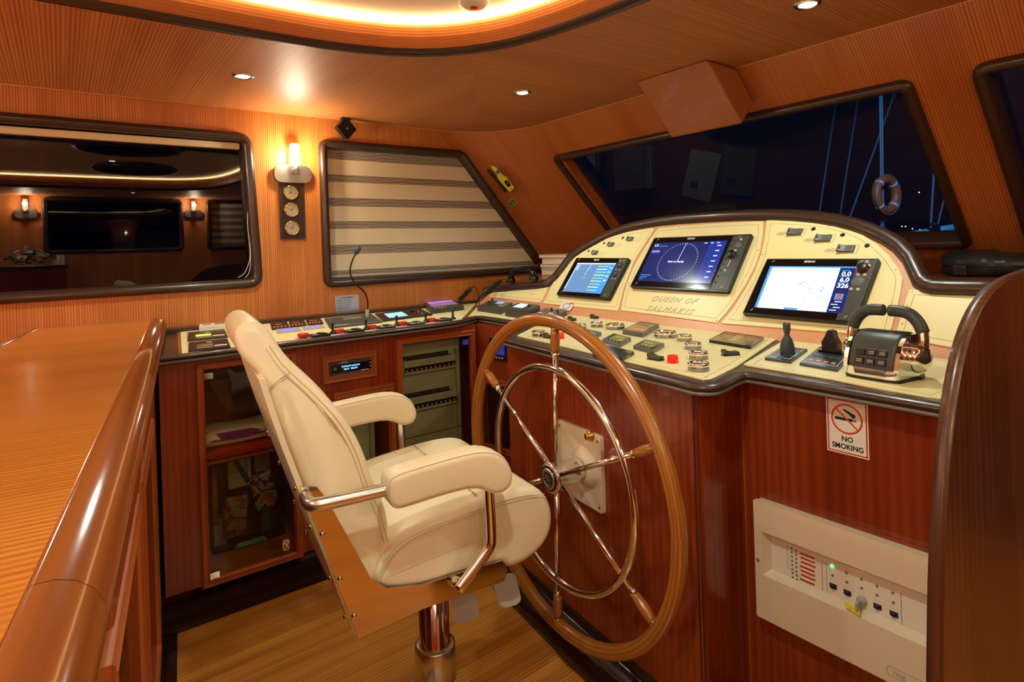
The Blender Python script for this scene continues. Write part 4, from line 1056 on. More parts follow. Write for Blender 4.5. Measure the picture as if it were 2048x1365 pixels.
# wooden box under the ceiling above the windshield
Bx = [atz(1266, 162, CEIL), atz(1417, 119, CEIL)]
t = thing('ceiling_box', 'plain wooden box hanging from the ceiling above the windshield', 'wooden box', loc=(2.1, 1.58, CEIL - .26))
ya, yb = Bx[0].y, Bx[1].y
n_f = V((1, 0, .18)); 
bm_ = MB(); SF2 = Fr((0, ya, 0), (1, 0, 0), (0, 0, 1), (0, -1, 0))
xt = (Bx[0].x + Bx[1].x) / 2; Pb2 = hit(1320, 283, V((1, 0, 1)), xt + CEIL); zb2 = Pb2.z; xb2 = Pb2.x; sdep = (2.245 - xt) / 2 - .004
x_at = lambda z: 2.245 + CEIL - z
prof_ = [(xt, CEIL - .001), (xb2, zb2), (xb2 + sdep, zb2 + sdep), (x_at(CEIL) - .008, CEIL - .001)]
bm_.plate(SF2, prof_, 0, ya - yb, bev=.0)
o_ = bm_.build('box_body', M['box'], t, grain='h')
md = o_.modifiers.new('b', 'BEVEL'); md.width = .014; md.segments = 4; md.limit_method = 'ANGLE'
m = MB(); c_ = atx(1462, 184, x_at(1.86) - .03); m.ball((xt + .24, yb - .001, 1.86), .005, 10); m.build('latch', M['brass'], t)
# smoke detector in the recess
p_ = atz(948, 2, CEIL + .10); f = Fr(p_, (1, 0, 0), (0, -1, 0))
t = thing('smoke_detector', 'round white detector with a red centre in the ceiling recess', 'smoke detector', f)
m = MB(); m.lathe(iv, [(.052, 0), (.050, .014), (.030, .022), (0, .022)], 28); m.build('base', M['white'], t, local=True)
m = MB(); m.lathe(iv, [(.014, .022), (.012, .026), (0, .027)], 18); m.build('red_cap', M['red'], t, local=True)
# ================================================================== FASCIA INSTRUMENTS
T1 = TOP + .0036
iv = Fr((0, 0, 0), (1, 0, 0), (0, 1, 0))
def quad(fr, q, h):
    """(possibly slightly skewed) frame on fr through four picture corners tl,tr,br,bl; returns frame,width,height"""
    P = [V(fr.px(x, y, h)) for x, y in q]
    u = ((P[2] - P[3]) + (P[1] - P[0])) / 2; v = ((P[0] - P[3]) + (P[1] - P[2])) / 2; c = sum(P, V((0, 0))) / 4; o = c - u / 2 - v / 2
    U = fr.u * u.x + fr.v * u.y; Vv = fr.u * v.x + fr.v * v.y
    f = Fr(fr.p(o.x, o.y, 0), U, Vv, fr.n); return f, u.length, v.length
def scr_rect(f, w, h, r, mat, par, z, name='screen_area'):
    a = MB(); a.box(f, r[0] * w, r[1] * h, z, r[2] * w, r[3] * h, z + .0004); return a.build(name, mat, par)
def knob(f, x, y, z, r, par, mat='dgrey', h=.012, name='knob'):
    a = MB(); a.lathe(f, [(r * 1.15, z), (r * 1.1, z + h * .3), (r, z + h * .35), (r * .95, z + h), (r * .8, z + h * 1.1), (0, z + h * 1.1)], 20, x, y); return a.build(name, M[mat], par)
MH = .020
def monitor(q, sq, label, dial):
    f, w, h = quad(FF, q, MH); t = thing('chart_display', label, 'display', loc=tuple(f.p(w / 2, 0)))
    a = MB(); a.plate(f, rrect(0, 0, w, h, .006), .0045, MH, bev=.003); a.build('housing', M['black'], t)
    a = MB(); a.box(f, .004, .006, MH, w * .835, h - .006, MH + .0012); a.build('front_glass', M['blackg'], t)
    g, gw, gh = quad(FF, sq, MH + .001); g.o = g.o + FF.n * (MH + .0013)
    a = MB(); a.box(f, w * .842, .006, MH, w - .004, h - .006, MH + .0014); a.build('control_strip', M['dgrey'], t)
    text('SIMRAD', f.sub(w * .43, h - .014), .011, M['inkw'], t, h=MH + .0014, bold=.0004)
    for x, y in ((.03, .02), (w - .035, .02), (.03, h - .012), (w - .05, h - .012)):
        a = MB(); a.box(f.sub(x, y, .9), -.006, -.0008, MH, .006, .0008, MH + .0016); a.build('corner_mark', M['inkw'], t)
    return t, f, w, h, g, gw, gh
# left: slate chart
t, f, w, h, g, gw, gh = monitor([(1152.5, 516), (1259, 516.5), (1216.5, 599), (1113, 589.5)], [(1155.5, 526.5), (1233, 527), (1201, 588), (1125, 583)], 'left chart display with a slate-blue map on the fascia', 0)
scr = scr_rect(g, gw, gh, (0, 0, 1, 1), M['scr_grey'], t, 0, 'screen')
scr_rect(g, gw, gh, (.72, 0, 1, .93), M['scr_lblue'], scr, .0004); scr_rect(g, gw, gh, (0, .965, 1, .995), M['scr_white'], scr, .0005)
scr_rect(g, gw, gh, (.015, .1, .03, .95), M['scr_txt'], scr, .0005)
a = MB(); f_ = g.sub(gw * .36, gh * .58, 1.40); a.box(f_, 0, -.0006, .0006, gh * .40, .0006, .001); a.build('heading_line', M['scr_txt'], scr)
text('Anchor', g.sub(gw * .38, gh * .50), .012, M['scr_green'], scr, 'screen_text', h=.0008)
for i in range(9): scr_rect(g, gw, gh, (.60, .88 - i * .1, .86, .90 - i * .1), M['scr_txt'] if i % 2 else M['scr_lime'], scr, .0007, 'screen_bar')
for i, s_ in enumerate(('0.0', '6.0', '326', '882')): text(s_, g.sub(gw * .93, gh * (.84 - i * .14)), .014, M['scr_txt'], scr, 'screen_text', h=.0008)
for i in range(4): scr_rect(g, gw, gh, (.06, .90 - i * .05, .10, .925 - i * .05), M['scr_txt'], scr, .0006, 'screen_mark')
for x, y, r in ((.915, .80, .011), (.915, .58, .011)): knob(f, w * x, h * y, MH, r, t)
for x, y in ((.89, .91), (.94, .93), (.88, .70), (.94, .70), (.89, .48), (.945, .48)): knob(f, w * x, h * y, MH, .004, t, 'lgrey', .004, 'button')
# centre: navy radar
t, f, w, h, g, gw, gh = monitor([(1309, 476), (1504, 468), (1456.5, 584.5), (1259.5, 573.5)], [(1309, 487), (1456, 481.5), (1419, 568), (1274.5, 562)], 'centre chart display showing a dark blue radar ring', 1)
scr = scr_rect(g, gw, gh, (0, 0, 1, 1), M['scr_navy'], t, 0, 'screen')
scr_rect(g, gw, gh, (.80, 0, 1, 1), M['scr_blue'], scr, .0004)
a = MB(); 
for k in range(48):
    an = 2 * PI * k / 48; R_ = gh * .46; a.box(g.sub(gw * .46 + R_ * math.cos(an), gh * .50 + R_ * math.sin(an), an), -.0022, -.0008, .0006, .0022, .0008, .001)
a.build('radar_ring', M['scr_txt'], scr)
a = MB(); a.box(g.sub(gw * .46, gh * .52, 1.50), 0, -.0006, .0006, gh * .44, .0006, .001); a.build('heading_line', M['scr_txt'], scr)
text('Radar is in Standby\n(12345)'.replace('\n(12345)', ''), g.sub(gw * .44, gh * .50), .011, M['scr_txt'], scr, 'screen_text', h=.0008, bold=.0002)
text('1.5', g.sub(gw * .05, gh * .93), .019, M['scr_txt'], scr, 'screen_text', h=.0008, bold=.0003)
scr_rect(g, gw, gh, (.10, .90, .22, .915), M['scr_lblue'], scr, .0006, 'screen_bar'); scr_rect(g, gw, gh, (.02, .74, .14, .80), M['scr_purple'], scr, .0006, 'screen_bar')
for i in range(7): scr_rect(g, gw, gh, (.90, .88 - i * .125, .95, .90 - i * .125), M['scr_txt'], scr, .0006, 'screen_bar')
for i in range(3): scr_rect(g, gw, gh, (.72 + i * .08, .95, .76 + i * .08, .965), M['scr_txt'], scr, .0006, 'screen_bar')
for i in range(3): scr_rect(g, gw, gh, (.02, .05 + i * .05, .07 + .05 * i, .065 + i * .05), M['scr_lblue'], scr, .0006, 'screen_bar')
knob(f, w * .92, h * .80, MH, .014, t, 'grey', .004, 'dial_pad'); knob(f, w * .905, h * .62, MH, .016, t, 'black', .016)
for x, y in ((.925, .90), (.915, .70), (.90, .35)): knob(f, w * x, h * y, MH, .006, t, 'lgrey', .004, 'button')
a = MB(); a.box(f, w * .90, h * .42, MH, w * .91, h * .54, MH + .003, .0015, 1); a.build('slider', M['lgrey'], t)
for i in range(8): knob(f, w * .855, h * (.88 - i * .105), MH, .0035, t, 'black', .003, 'button')
a = MB(); a.rim(f, rect(w * .865, h * .04, w * .965, h * .28), [(-.0006, MH + .0014), (.0006, MH + .002)]); a.build('printed_border', M['grey'], t)
# right: bright chart
t, f, w, h, g, gw, gh = monitor([(1531, 518), (1764, 517.5), (1707, 647), (1488, 628)], [(1540.5, 533.5), (1713.5, 533), (1684, 628), (1509, 614)], 'right chart display with a bright white map', 2)
scr = scr_rect(g, gw, gh, (0, 0, 1, 1), M['scr_lblue'], t, 0, 'screen')
scr_rect(g, gw, gh, (.035, .0, .835, .965), M['scr_white'], scr, .0004, 'map_area'); scr_rect(g, gw, gh, (.84, 0, 1, .965), M['scr_navy'], scr, .0004)
scr_rect(g, gw, gh, (.36, 0, .52, .04), M['scr_lblue'], scr, .0007)
for i, s_ in enumerate(('0.0', '6.0', '326')): text(s_, g.sub(gw * .92, gh * (.83 - i * .13)), .024, M['scr_txt'], scr, 'screen_text', h=.0008, bold=.0006); scr_rect(g, gw, gh, (.86, .90 - i * .13, .95, .915 - i * .13), M['scr_lblue'], scr, .0006, 'screen_bar')
for i, c in enumerate(('scr_lblue', 'led_red', 'scr_lblue')): scr_rect(g, gw, gh, (.875 + i * .03, .27, .90 + i * .03, .40), M[c], scr, .0006, 'screen_bar')
for i in range(4): scr_rect(g, gw, gh, (.86 + .03 * (i % 2), .04 + i * .06, .93 + .03 * (i % 2), .055 + i * .06), M['scr_txt'], scr, .0006, 'screen_bar')
rs = random.Random(3)
a = MB()
for cx_, cy_, n in ((.50, .60, 9), (.58, .50, 7), (.70, .47, 12), (.72, .33, 4), (.45, .57, 6), (.57, .38, 2), (.56, .25, 2)):
    for k in range(n): x, y = cx_ + rs.uniform(-.035, .035), cy_ + rs.uniform(-.05, .05); a.box(g.sub(x * gw, y * gh, rs.uniform(0, 3)), -.004, -.0008, .0008, .004, .0008, .0011)
a.build('chart_soundings', M['scr_lblue'], scr)
a = MB(); pts = [(.12, .55), (.20, .58), (.27, .66), (.34, .74), (.42, .72), (.46, .66), (.47, .80), (.46, .93)]
a.rim(g, [(x * gw, y * gh) for x, y in pts], [(-.0005, .0008), (.0005, .0008), (.0005, .0011)], closed=False); a.build('coast_line', M['dim_green'], scr)
knob(f, w * .905, h * .83, MH, .016, t, 'black', .014); knob(f, w * .90, h * .62, MH, .019, t, 'grey', .005, 'dial_pad')
for x, y in ((.915, .94), (.885, .89), (.94, .88), (.885, .73), (.935, .73), (.87, .50), (.925, .50)): knob(f, w * x, h * y, MH, .006, t, 'lgrey', .004, 'button')
a = MB(); a.rim(FF, circ(*(lambda c: (c[0], c[1]))(FF.px(*(0, 0)) if False else ((f.p(w * .905, h * .83) - FF.o).dot(FF.u), (f.p(w * .905, h * .83) - FF.o).dot(FF.v))), .021, 28), [(-.001, MH), (-.001, MH + .002), (.001, MH + .002), (.001, MH)]); a.build('red_ring', M['redt'], t)

def rocker(fr, x, y, rot, label, L_=.050, W_=.024, mat='grey', tip=None, group=None):
    f = fr.sub(x, y, rot); t = thing('rocker_switch', label, 'switch', f, group=group)
    a = MB(); a.box(iv, -L_ * .5, -W_ * .5, 0, L_ * .5, W_ * .5, .004, .001, 1); a.build('switch_base', M['black'], t, local=True)
    pf = [(-L_ * .47, .004), (-L_ * .50, .014), (-L_ * .44, .019), (-L_ * .15, .0125), (L_ * .15, .0105), (L_ * .42, .012), (L_ * .48, .008), (L_ * .44, .004)]
    S2 = Fr((0, W_ * .46, 0), (1, 0, 0), (0, 0, 1), (0, -1, 0)); a = MB(); a.plate(S2, smooth(pf, 1, True), 0, W_ * .92, bev=.0015); a.build('rocker', M[mat], t, local=True)
    a = MB(); a.box(iv, -L_ * .36, -W_ * .2, .0165, -L_ * .28, W_ * .2, .0185); a.build('switch_lens', M[tip or 'dgrey'], t, local=True)
    return t
def onF(px_, py_, h=.012): return FF.px(px_, py_, h)
for i, (p, hp2) in enumerate((((1589, 462.5), (1626.6, 458)), ((1645.5, 475), (1685, 470)), ((1691, 496), (1734, 491.3)))):
    c = onF(*p); 
    rocker(FF, c[0], c[1], 0, 'dark rocker switch above the right chart display, %s of three' % ('upper left', 'middle', 'lower right')[i], .056, .028)
    c2 = FF.px(*hp2, .005)
    s_ = MB(); s_.lathe(FF, [(.008, .0042), (.008, .0055), (.0065, .0058), (.0062, .0045), (0, .0043)], 16, c2[0], c2[1]); solo(s_.build('indicator_socket', M['black']), 'round dark lamp socket beside the %s rocker of the right group' % ('upper left', 'middle', 'lower right')[i], 'socket')
    o_ = FPo['p3']; a = MB(); a.rim(FF, circ(c[0] - .050, c[1] - .004, .022, 24, .008), [(-.0005, .0041), (.0005, .0045)]); a.rim(FF, [(c[0] - .03, c[1] - .018), (c[0] + .036, c[1] - .018), (c[0] + .036, c[1] + .018), (c[0] - .03, c[1] + .018)], [(-.0005, .0041), (.0005, .0045)]); a.build('engraved_line', M['creamline'], o_)
    text('SPARE %d' % (i + 1), FF.sub(c[0] - .050, c[1] - .004), .009, M['creamline'], o_, 'engraved_text', h=.0042)
for i, (p, hp2) in enumerate((((1189, 504.5), (1177.4, 502)), ((1221, 488), (1208, 486.6)), ((1259.5, 477), (1245.5, 476)))):
    c = onF(*p); rocker(FF, c[0], c[1], 0, 'small rocker switch above the left chart display, %s of three' % ('lowest', 'middle', 'highest')[i], .036, .024)
    c2 = FF.px(*hp2, .005); s_ = MB(); s_.lathe(FF, [(.007, .0042), (.007, .0055), (.0055, .0058), (0, .0043)], 14, c2[0], c2[1]); solo(s_.build('indicator_socket', M['brass'] if i < 2 else M['black']), 'tiny round lamp socket left of the %s rocker of the left group' % ('lowest', 'middle', 'highest')[i], 'socket')
    a = MB(); a.rim(FF, circ(c[0] + .045, c[1] - .004, .020, 24, .007), [(-.0005, .0041), (.0005, .0045)]); a.build('engraved_line', M['creamline'], FPo['p1'])
# white card leaning on the fascia foot
f, w, h = quad(FF, [(1128, 603), (1149.5, 606), (1140, 623), (1117, 616)], .006)
t = thing('printed_card', 'small white card with a blue ring leaning below the left chart display', 'card', loc=tuple(f.o))
a = MB(); a.plate(f, rect(0, 0, w, h), .0055, .0062); a.build('card', M['inkw'], t)
a = MB(); a.rim(f, circ(w * .5, h * .45, w * .28, 24, h * .33), [(-.0015, .0062), (-.0015, .0066), (.0015, .0066), (.0015, .0062)]); a.build('ring_mark', pbr('blue_ink', (60, 70, 170), .5), t)
a = MB(); a.box(f, w * .6, h * .82, .0062, w * .95, h * .94, .0065); a.build('red_mark', M['red'], t)

# ================================================================== WORKTOP INSTRUMENTS: BULGE
ZT = Fr((0, 0, T1), (1, 0, 0), (0, 1, 0))
bv_ = V((0, 0, 1)).cross(bu).normalized()
BT = Fr((0, 0, T1), bu, bv_)
def gauge(px_, py_, r, label, face='dial', hh=.020):
    P = atz(px_, py_, T1 + hh); f = Fr((P.x, P.y, T1), bu, bv_); t = thing('gauge', label, 'gauge', f)
    a = MB(); a.lathe(iv, [(r, 0), (r, hh - .006), (r * 1.0, hh - .006)], 32); a.build('skirt', M['dchrome'], t, local=True)
    a = MB(); a.lathe(iv, [(r * .97, hh - .010), (r * 1.04, hh - .007), (r * 1.04, hh - .003), (r * .98, hh), (r * .88, hh - .001), (r * .85, hh - .006)], 36); a.build('bezel', M['chrome'], t, local=True)
    a = MB(); a.lathe(iv, [(r * .97, .001), (r * .97, .003), (r * .6, .003), (r * .86, hh - .006), (0, hh - .006)], 32); d_ = a.build('dial_face', M['gdial' if face == 'dial' else face], t, local=True)
    a = MB(); a.box(iv.sub(0, 0, .8), -.003, -.0007, hh - .0055, r * .7, .0007, hh - .005)
    for k in range(9): a.box(iv.sub(0, 0, -.6 + k * .55), r * .62, -.0006, hh - .0058, r * .78, .0006, hh - .0054)
    a.build('needle', M['led_red'] if face == 'blackg' else M['ink'], t, local=True)
    a = MB(); a.lathe(iv, [(r * .87, hh - .0025), (r * .5, hh - .001), (0, hh - .0005)], 28); a.build('lens', M['clear'], t, local=True)
    return t
GG = [(1076.5, 662, .0235, 'single chrome gauge at the far left corner of the helm board'), (1160, 648, .0235, 'chrome gauge half hidden behind the wheel rim'), (1193.5, 644, .0240, 'chrome gauge reflecting blue, left of the larger left gauge'),
      (1230.5, 648, .036, 'larger chrome gauge left of the square analogue meter'), (1331, 663, .038, 'larger chrome gauge right of the square analogue meter'),
      (1369, 670, .0240, 'first of the arc of small chrome gauges, beside the larger right gauge'), (1386, 685, .0245, 'second of the arc of small chrome gauges down the helm board'), (1397, 703.5, .0255, 'third of the arc of small chrome gauges down the helm board'), (1397, 725, .0265, 'nearest chrome gauge, last of the arc by the worktop edge')]
for g_ in GG: gauge(*g_, face='blackg' if g_[2] > .03 else 'dial')
def slab(q, hh, name, label, cat, mat='dgrey', fr=ZT, bev=.003, r=.004):
    f, w, h = quad(fr, q, hh); t = thing(name, label, cat, loc=tuple(f.p(w / 2, h / 2)))
    a = MB(); a.plate(f, rrect(0, 0, w, h, r), 0, hh, bev=bev); a.build('housing', M[mat], t); return t, f, w, h
def sq(f, w, h, r, z0, z1, mat, par, name):
    a = MB(); a.box(f, r[0] * w, r[1] * h, z0, r[2] * w, r[3] * h, z1); return a.build(name, M[mat], par)
for q, lb in (([(1226.7, 667), (1262.8, 675.5), (1239, 689), (1204, 679)], 'square digital gauge with an olive screen behind the phone'), ([(1290, 678), (1330.5, 688), (1304, 700.5), (1267, 692)], 'square digital gauge with an olive screen left of the red warning lamp'), ([(1171, 658), (1203, 665), (1189.5, 673), (1156, 666)], 'square digital gauge partly behind the wheel rim')):
    t, f, w, h = slab(q, .011, 'digital_gauge', lb, 'gauge', 'grey')
    sq(f, w, h, (.08, .10, .92, .92), .011, .0116, 'blackg', t, 'front_glass'); s_ = sq(f, w, h, (.20, .28, .82, .74), .0116, .012, 'scr_olive', t, 'screen')
    a = MB(); a.tube([f.p(w * x, h * y, .0123) for x, y in ((.22, .45), (.4, .52), (.55, .44), (.7, .60), (.8, .62))], .0006, 5); a.build('trace', M['ink'], s_)
    for k in range(4): sq(f, w, h, (.18 + k * .17, .14, .27 + k * .17, .20), .0116, .0125, 'lgrey', t, 'button')
t, f, w, h = slab([(1279, 642.5), (1320, 648.5), (1284, 667), (1246, 661)], .015, 'square_meter', 'square black analogue meter with red scales between the two larger gauges', 'gauge', 'grey')
sq(f, w, h, (.08, .08, .92, .92), .015, .0156, 'blackg', t, 'front_glass'); sq(f, w, h, (.12, .62, .70, .74), .0156, .016, 'dim_green', t, 'upper_scale')
for k in range(5): sq(f, w, h, (.14 + k * .14, .16, .22 + k * .14, .42), .0156, .016, 'redt', t, 'lower_scale')
a = MB(); a.box(f.sub(w * .25, h * .35, .5), 0, -.001, .0162, w * .6, .001, .0168); a.build('needle', M['brass'], t)
t, f, w, h = slab([(1449, 662.5), (1529, 674.5), (1500.5, 692), (1418, 680)], .010, 'alarm_annunciator', 'long black panel of dim red alarm windows at the right of the helm board', 'alarm panel', 'blackg')
for r_ in range(5):
    for c_ in range(2):
        sq(f, w, h, (.06 + c_ * .58, .12 + r_ * .155, .36 + c_ * .58, .20 + r_ * .155), .0101, .0106, 'scr_brown', t, 'alarm_window')
sq(f, w, h, (.40, .15, .60, .85), .0101, .0105, 'scr_brown', t, 'alarm_window'); a = MB(); a.rim(f, rect(w * .02, h * .05, w * .98, h * .95), [(-.0006, .0101), (.0006, .0106)]); a.build('printed_border', M['lgrey'], t)
t, f, w, h = slab([(1212, 690), (1269, 703), (1243, 718), (1183, 702)], .009, 'smartphone', 'black smartphone lying on the helm board behind the wheel', 'phone', 'black', bev=.003, r=.010)
sq(f, w, h, (.03, .04, .97, .96), .009, .0094, 'blackg', t, 'screen'); a = MB(); a.box(f, w - .0005, h * .40, .003, w + .0008, h * .60, .006); a.build('charging_port', M['lgrey'], t)
def rk(px_, py_, rot, label, L_=.040, W_=.020, tip=None, mat='dgrey'):
    P = atz(px_, py_, T1 + .010); f = Fr((P.x, P.y, T1), bu, bv_); return rocker(f, 0, 0, rot, label, L_, W_, mat, tip)
rk(1144, 637, .1, 'dark rocker switch behind the wheel rim, left of the two back ones'); rk(1188.5, 633, .1, 'dark rocker switch at the back of the helm board, right of the two back ones')
rk(1096, 671, .1, 'dark rocker switch left of the wheel spoke near the board edge'); rk(1311, 713, .1, 'dark rocker switch left of the red lamp near the board edge', .046, .022)
rk(1461, 704, 1.2, 'dark rocker switch with a red tip right of the gauge arc', .048, .022, 'redt')
for (px_, py_, r_, lb) in ((1121.5, 672, .0125, 'small red warning lamp right of the wheel spoke'), (1345.5, 718.5, .0145, 'red warning lamp beside the nearest gauge')):
    P = atz(px_, py_, T1 + .010); s_ = MB(); f = Fr((P.x, P.y, T1), bu, bv_); s_.lathe(f, [(r_ * 1.05, 0), (r_ * 1.02, .006), (r_, .008), (r_ * .96, .019), (r_ * .8, .021), (0, .021)], 24); solo(s_.build('warning_lamp', M['redt']), lb, 'warning lamp')

# ---- starboard side of the console
t, f, w, h = slab([(1566, 693), (1616.5, 698), (1580, 724), (1530, 716)], .006, 'thruster_joystick', 'black joystick on a square plate left of the thruster paddle', 'joystick', 'dgrey')
SP_ = sq(f, w, h, (.03, .03, .97, .97), .006, .0066, 'slate', t, 'faceplate'); a = MB(); a.rim(f, rect(w * .12, h * .14, w * .88, h * .88), [(-.0007, .0066), (.0007, .0070)]); a.build('printed_border', M['inkw'], t)
sq(f, w, h, (.38, .10, .62, .24), .0067, .0076, 'dgrey', t, 'button'); sq(f, w, h, (.10, .60, .18, .72), .0067, .0071, 'red', t, 'port_mark'); sq(f, w, h, (.82, .60, .90, .72), .0067, .0071, 'green', t, 'starboard_mark')
c = f.p(w * .50, h * .54); jf = Fr(c, (1, 0, 0), (0, 1, 0)); a = MB()
a.lathe(jf, [(.019, .0066), (.0195, .016), (.0185, .020), (.0192, .023), (.0175, .027), (.018, .030), (.0155, .034), (.016, .037), (.0135, .041), (.0138, .044), (.008, .052), (.0065, .058), (.0085, .066), (.0098, .072), (.010, .088), (.009, .090), (0, .090)], 24); a.build('stick', M['slateg'], t)
t, f, w, h = slab([(1639.5, 693), (1708, 703), (1674.5, 739.5), (1598.5, 727)], .006, 'thruster_paddle', 'black thruster paddle on a wide button plate beside the throttle', 'thruster control', 'dgrey')
sq(f, w, h, (.02, .03, .98, .97), .006, .0066, 'slate', t, 'faceplate'); a = MB(); a.rim(f, rect(w * .07, h * .12, w * .93, h * .90), [(-.0007, .0066), (.0007, .0070)]); a.build('printed_border', M['inkw'], t)
for k in range(4): sq(f, w, h, (.12 + k * .20, .42, .28 + k * .20, .54), .0067, .0076, 'dgrey', t, 'button'); sq(f, w, h, (.13 + k * .20, .18, .25 + k * .20, .27), .0067, .0073, 'orangekey', t, 'orange_key')
sq(f, w, h, (.10, .76, .18, .84), .0067, .0071, 'red', t, 'port_mark'); sq(f, w, h, (.84, .72, .92, .80), .0067, .0071, 'green', t, 'starboard_mark')
pc = f.p(w * .50, h * .74); pu = V((-.05, -1, 0)).normalized(); pfm = Fr(pc + pu.cross(V((0, 0, 1))) * -.011, pu, (0, 0, 1)); pfm = Fr(pc, pu, V((0, 0, 1)), pu.cross(V((0, 0, 1))))
a = MB(); a.plate(pfm, rnd([(-.021, .008), (.019, .008), (.022, .034), (.012, .050), (.010, .066), (-.004, .070), (-.012, .052), (-.022, .036)], .004), -.012, .012, bev=.003); a.build('paddle', M['black'], t)
a = MB(); a.box(pfm, -.034, .006, -.012, .034, .012, .014, .003, 1); a.build('paddle_base', M['blackg'], t)
# throttle
TB_ = atz(1772, 752, T1); tu = V((-.10, -1, 0)).normalized(); tv = V((0, 0, 1)).cross(tu).normalized(); TH = Fr((TB_.x, TB_.y, T1), tu, tv)
t = thing('throttle_control', 'twin-lever engine throttle in black and chrome at the right of the console', 'throttle', TH)
a = MB(); a.plate(iv, rnd([(-.060, -.062), (-.035, -.072), (.035, -.072), (.060, -.062), (.066, .02), (.055, .062), (-.055, .062), (-.066, .02)], .012), 0, .006); a.build('gasket', M['black'], t, local=True)
a = MB(); a.plate(iv, rnd([(-.058, -.060), (-.034, -.070), (.034, -.070), (.058, -.060), (.062, .02), (.053, .058), (-.053, .058), (-.062, .02)], .012), .006, .026, bev=.004); a.build('chrome_base', M['chrome'], t, local=True)
LS = Fr((0, 0, 0), (0, 1, 0), (0, 0, 1), (1, 0, 0))
BP = [(-.064, .020), (-.066, .034), (-.050, .078), (-.034, .096), (-.010, .105), (.028, .104), (.050, .090), (.058, .060), (.058, .020)]
a = MB(); puff(a, LS, smooth(BP, 1, True), -.050, .050, .006, 3); a.build('body', M['dgrey'], t, local=True)
for s in (1, -1):
    a = MB(); a.plate(LS, smooth([(q[0] * 1.02, q[1] * .97) for q in BP], 1, True), s * .051, s * .060, bev=.0); a.build('chrome_cheek', M['chrome'], t, local=True)
    a = MB(); a.lathe(Fr((s * .060, .0, .052), (0, 1, 0), (0, 0, 1), (s, 0, 0)), [(.033, 0), (.034, .010), (.030, .022), (.020, .030), (0, .033)], 28); a.build('pivot_cap', M['chrome'], t, local=True)
    lv = smooth([(s * .076, .002, .055), (s * .080, .004, .085), (s * .077, .008, .108)], 2); a = MB(); a.tube(lv, .0105, 14); a.build('lever', M['chrome'], t, local=True)
    a = MB(); n_l = smooth([(s * .0775, .008, .105), (s * .068, .010, .128), (s * .050, .011, .146), (s * .030, .012, .150), (s * .006, .012, .150)], 2); a.tube(n_l, [.011] + [.0135] * (len(n_l) - 2) + [.0125], 14); a.build('lever_grip', M['dgrey'], t, local=True)
sl0, sl1 = V((0, -.0655, .034)), V((0, -.050, .078)); sv = (sl1 - sl0).normalized()
BFc = Fr(sl0, (1, 0, 0), sv, V((1, 0, 0)).cross(sv))
for r_ in range(2):
    for c_ in range(3):
        a = MB(); x_ = -.034 + c_ * .024; a.box(BFc, x_, -.001 + r_ * .020, .0005, x_ + .020, .015 + r_ * .020, .0035, .001, 1); b_ = a.build('button', M['black'], t, local=True)
        if (r_, c_) != (1, 0):
            for k in range(2): a = MB(); a.box(BFc, x_ + .004, .004 + r_ * .020 + k * .004, .0035, x_ + .016, .006 + r_ * .020 + k * .004, .0038); a.build('button_legend', M['lgrey'], b_, local=True)

# ---- port panel instruments
def pdev(q, hh, name, label, cat, mat='black', **k): return slab(q, hh, name, label, cat, mat, **k)
for q, lb, sc in (([(375, 665), (449.5, 658), (455, 674.5), (376.5, 682)], 'black tank level monitor with a yellow-green display, the one nearer the wall', 'scr_lime'), ([(376.5, 685), (455.5, 677), (459.5, 694), (378, 703)], 'black tank level monitor with a brown display, the one nearer the edge', 'scr_brown')):
    t, f, w, h = pdev(q, .004, 'tank_monitor', lb, 'tank monitor', 'black', bev=.001, r=.001)
    sq(f, w, h, (.20, .36, .60, .58), .004, .0045, 'scr_lime' if sc == 'scr_lime' else 'scr_brown', t, 'screen'); sq(f, w, h, (.20, .20, .60, .27), .004, .0044, 'lgrey', t, 'legend_strip'); sq(f, w, h, (.63, .24, .94, .34), .004, .0044, 'inkw', t, 'key_row'); sq(f, w, h, (.45, .74, .58, .80), .004, .0044, 'inkw', t, 'legend_mark')
t, f, w, h = pdev([(400, 646.5), (461, 642), (465, 650), (397, 656)], .018, 'remote_control', 'white air-conditioner remote lying at the back of the worktop', 'remote control', 'white', bev=.004, r=.006)
sq(f, w, h, (.10, .35, .36, .85), .018, .0185, 'lgrey', t, 'screen'); 
for k in range(5): sq(f, w, h, (.48 + k * .08, .4, .53 + k * .08, .8), .018, .019, 'grey', t, 'button')
t3 = [([(540, 647.4), (574, 643.5), (579, 655), (544, 658.5)], 'left'), ([(577, 643.4), (608, 639.6), (613, 650.5), (581, 654)], 'middle'), ([(611, 639.5), (640, 636.6), (647.4, 646.4), (616, 650)], 'right')]
for q, s_ in t3:
    t, f, w, h = pdev(q, .005, 'battery_monitor', 'small black meter with orange digits, %s of three side by side' % s_, 'meter', 'black', bev=.001, r=.001)
    text('888' if s_ == 'left' else ('215' if s_ == 'middle' else '0.70'), f.sub(w * .45, h * .68), .020, M['led_red'], t, 'digits', h=.0052, bold=.0006)
    for k in range(4): a = MB(); a.lathe(f, [(.0035, .005), (.0035, .007), (0, .007)], 10, w * (.18 + k * .2), h * .25); a.build('button', M['inkw'], t)
for q, s_ in (([(550.7, 658.5), (597.6, 654.3), (602.5, 661.5), (554.6, 666.5)], 'left'), ([(603.5, 653), (645.5, 649), (650, 655.5), (607, 659.7)], 'right')):
    t, f, w, h = pdev(q, .003, 'strip_display', 'narrow violet strip display below the orange meters, the %s one' % s_, 'display', 'lgrey', bev=.001, r=.001)
    sq(f, w, h, (.15, .25, .82, .75), .003, .0034, 'scr_purple', t, 'screen')
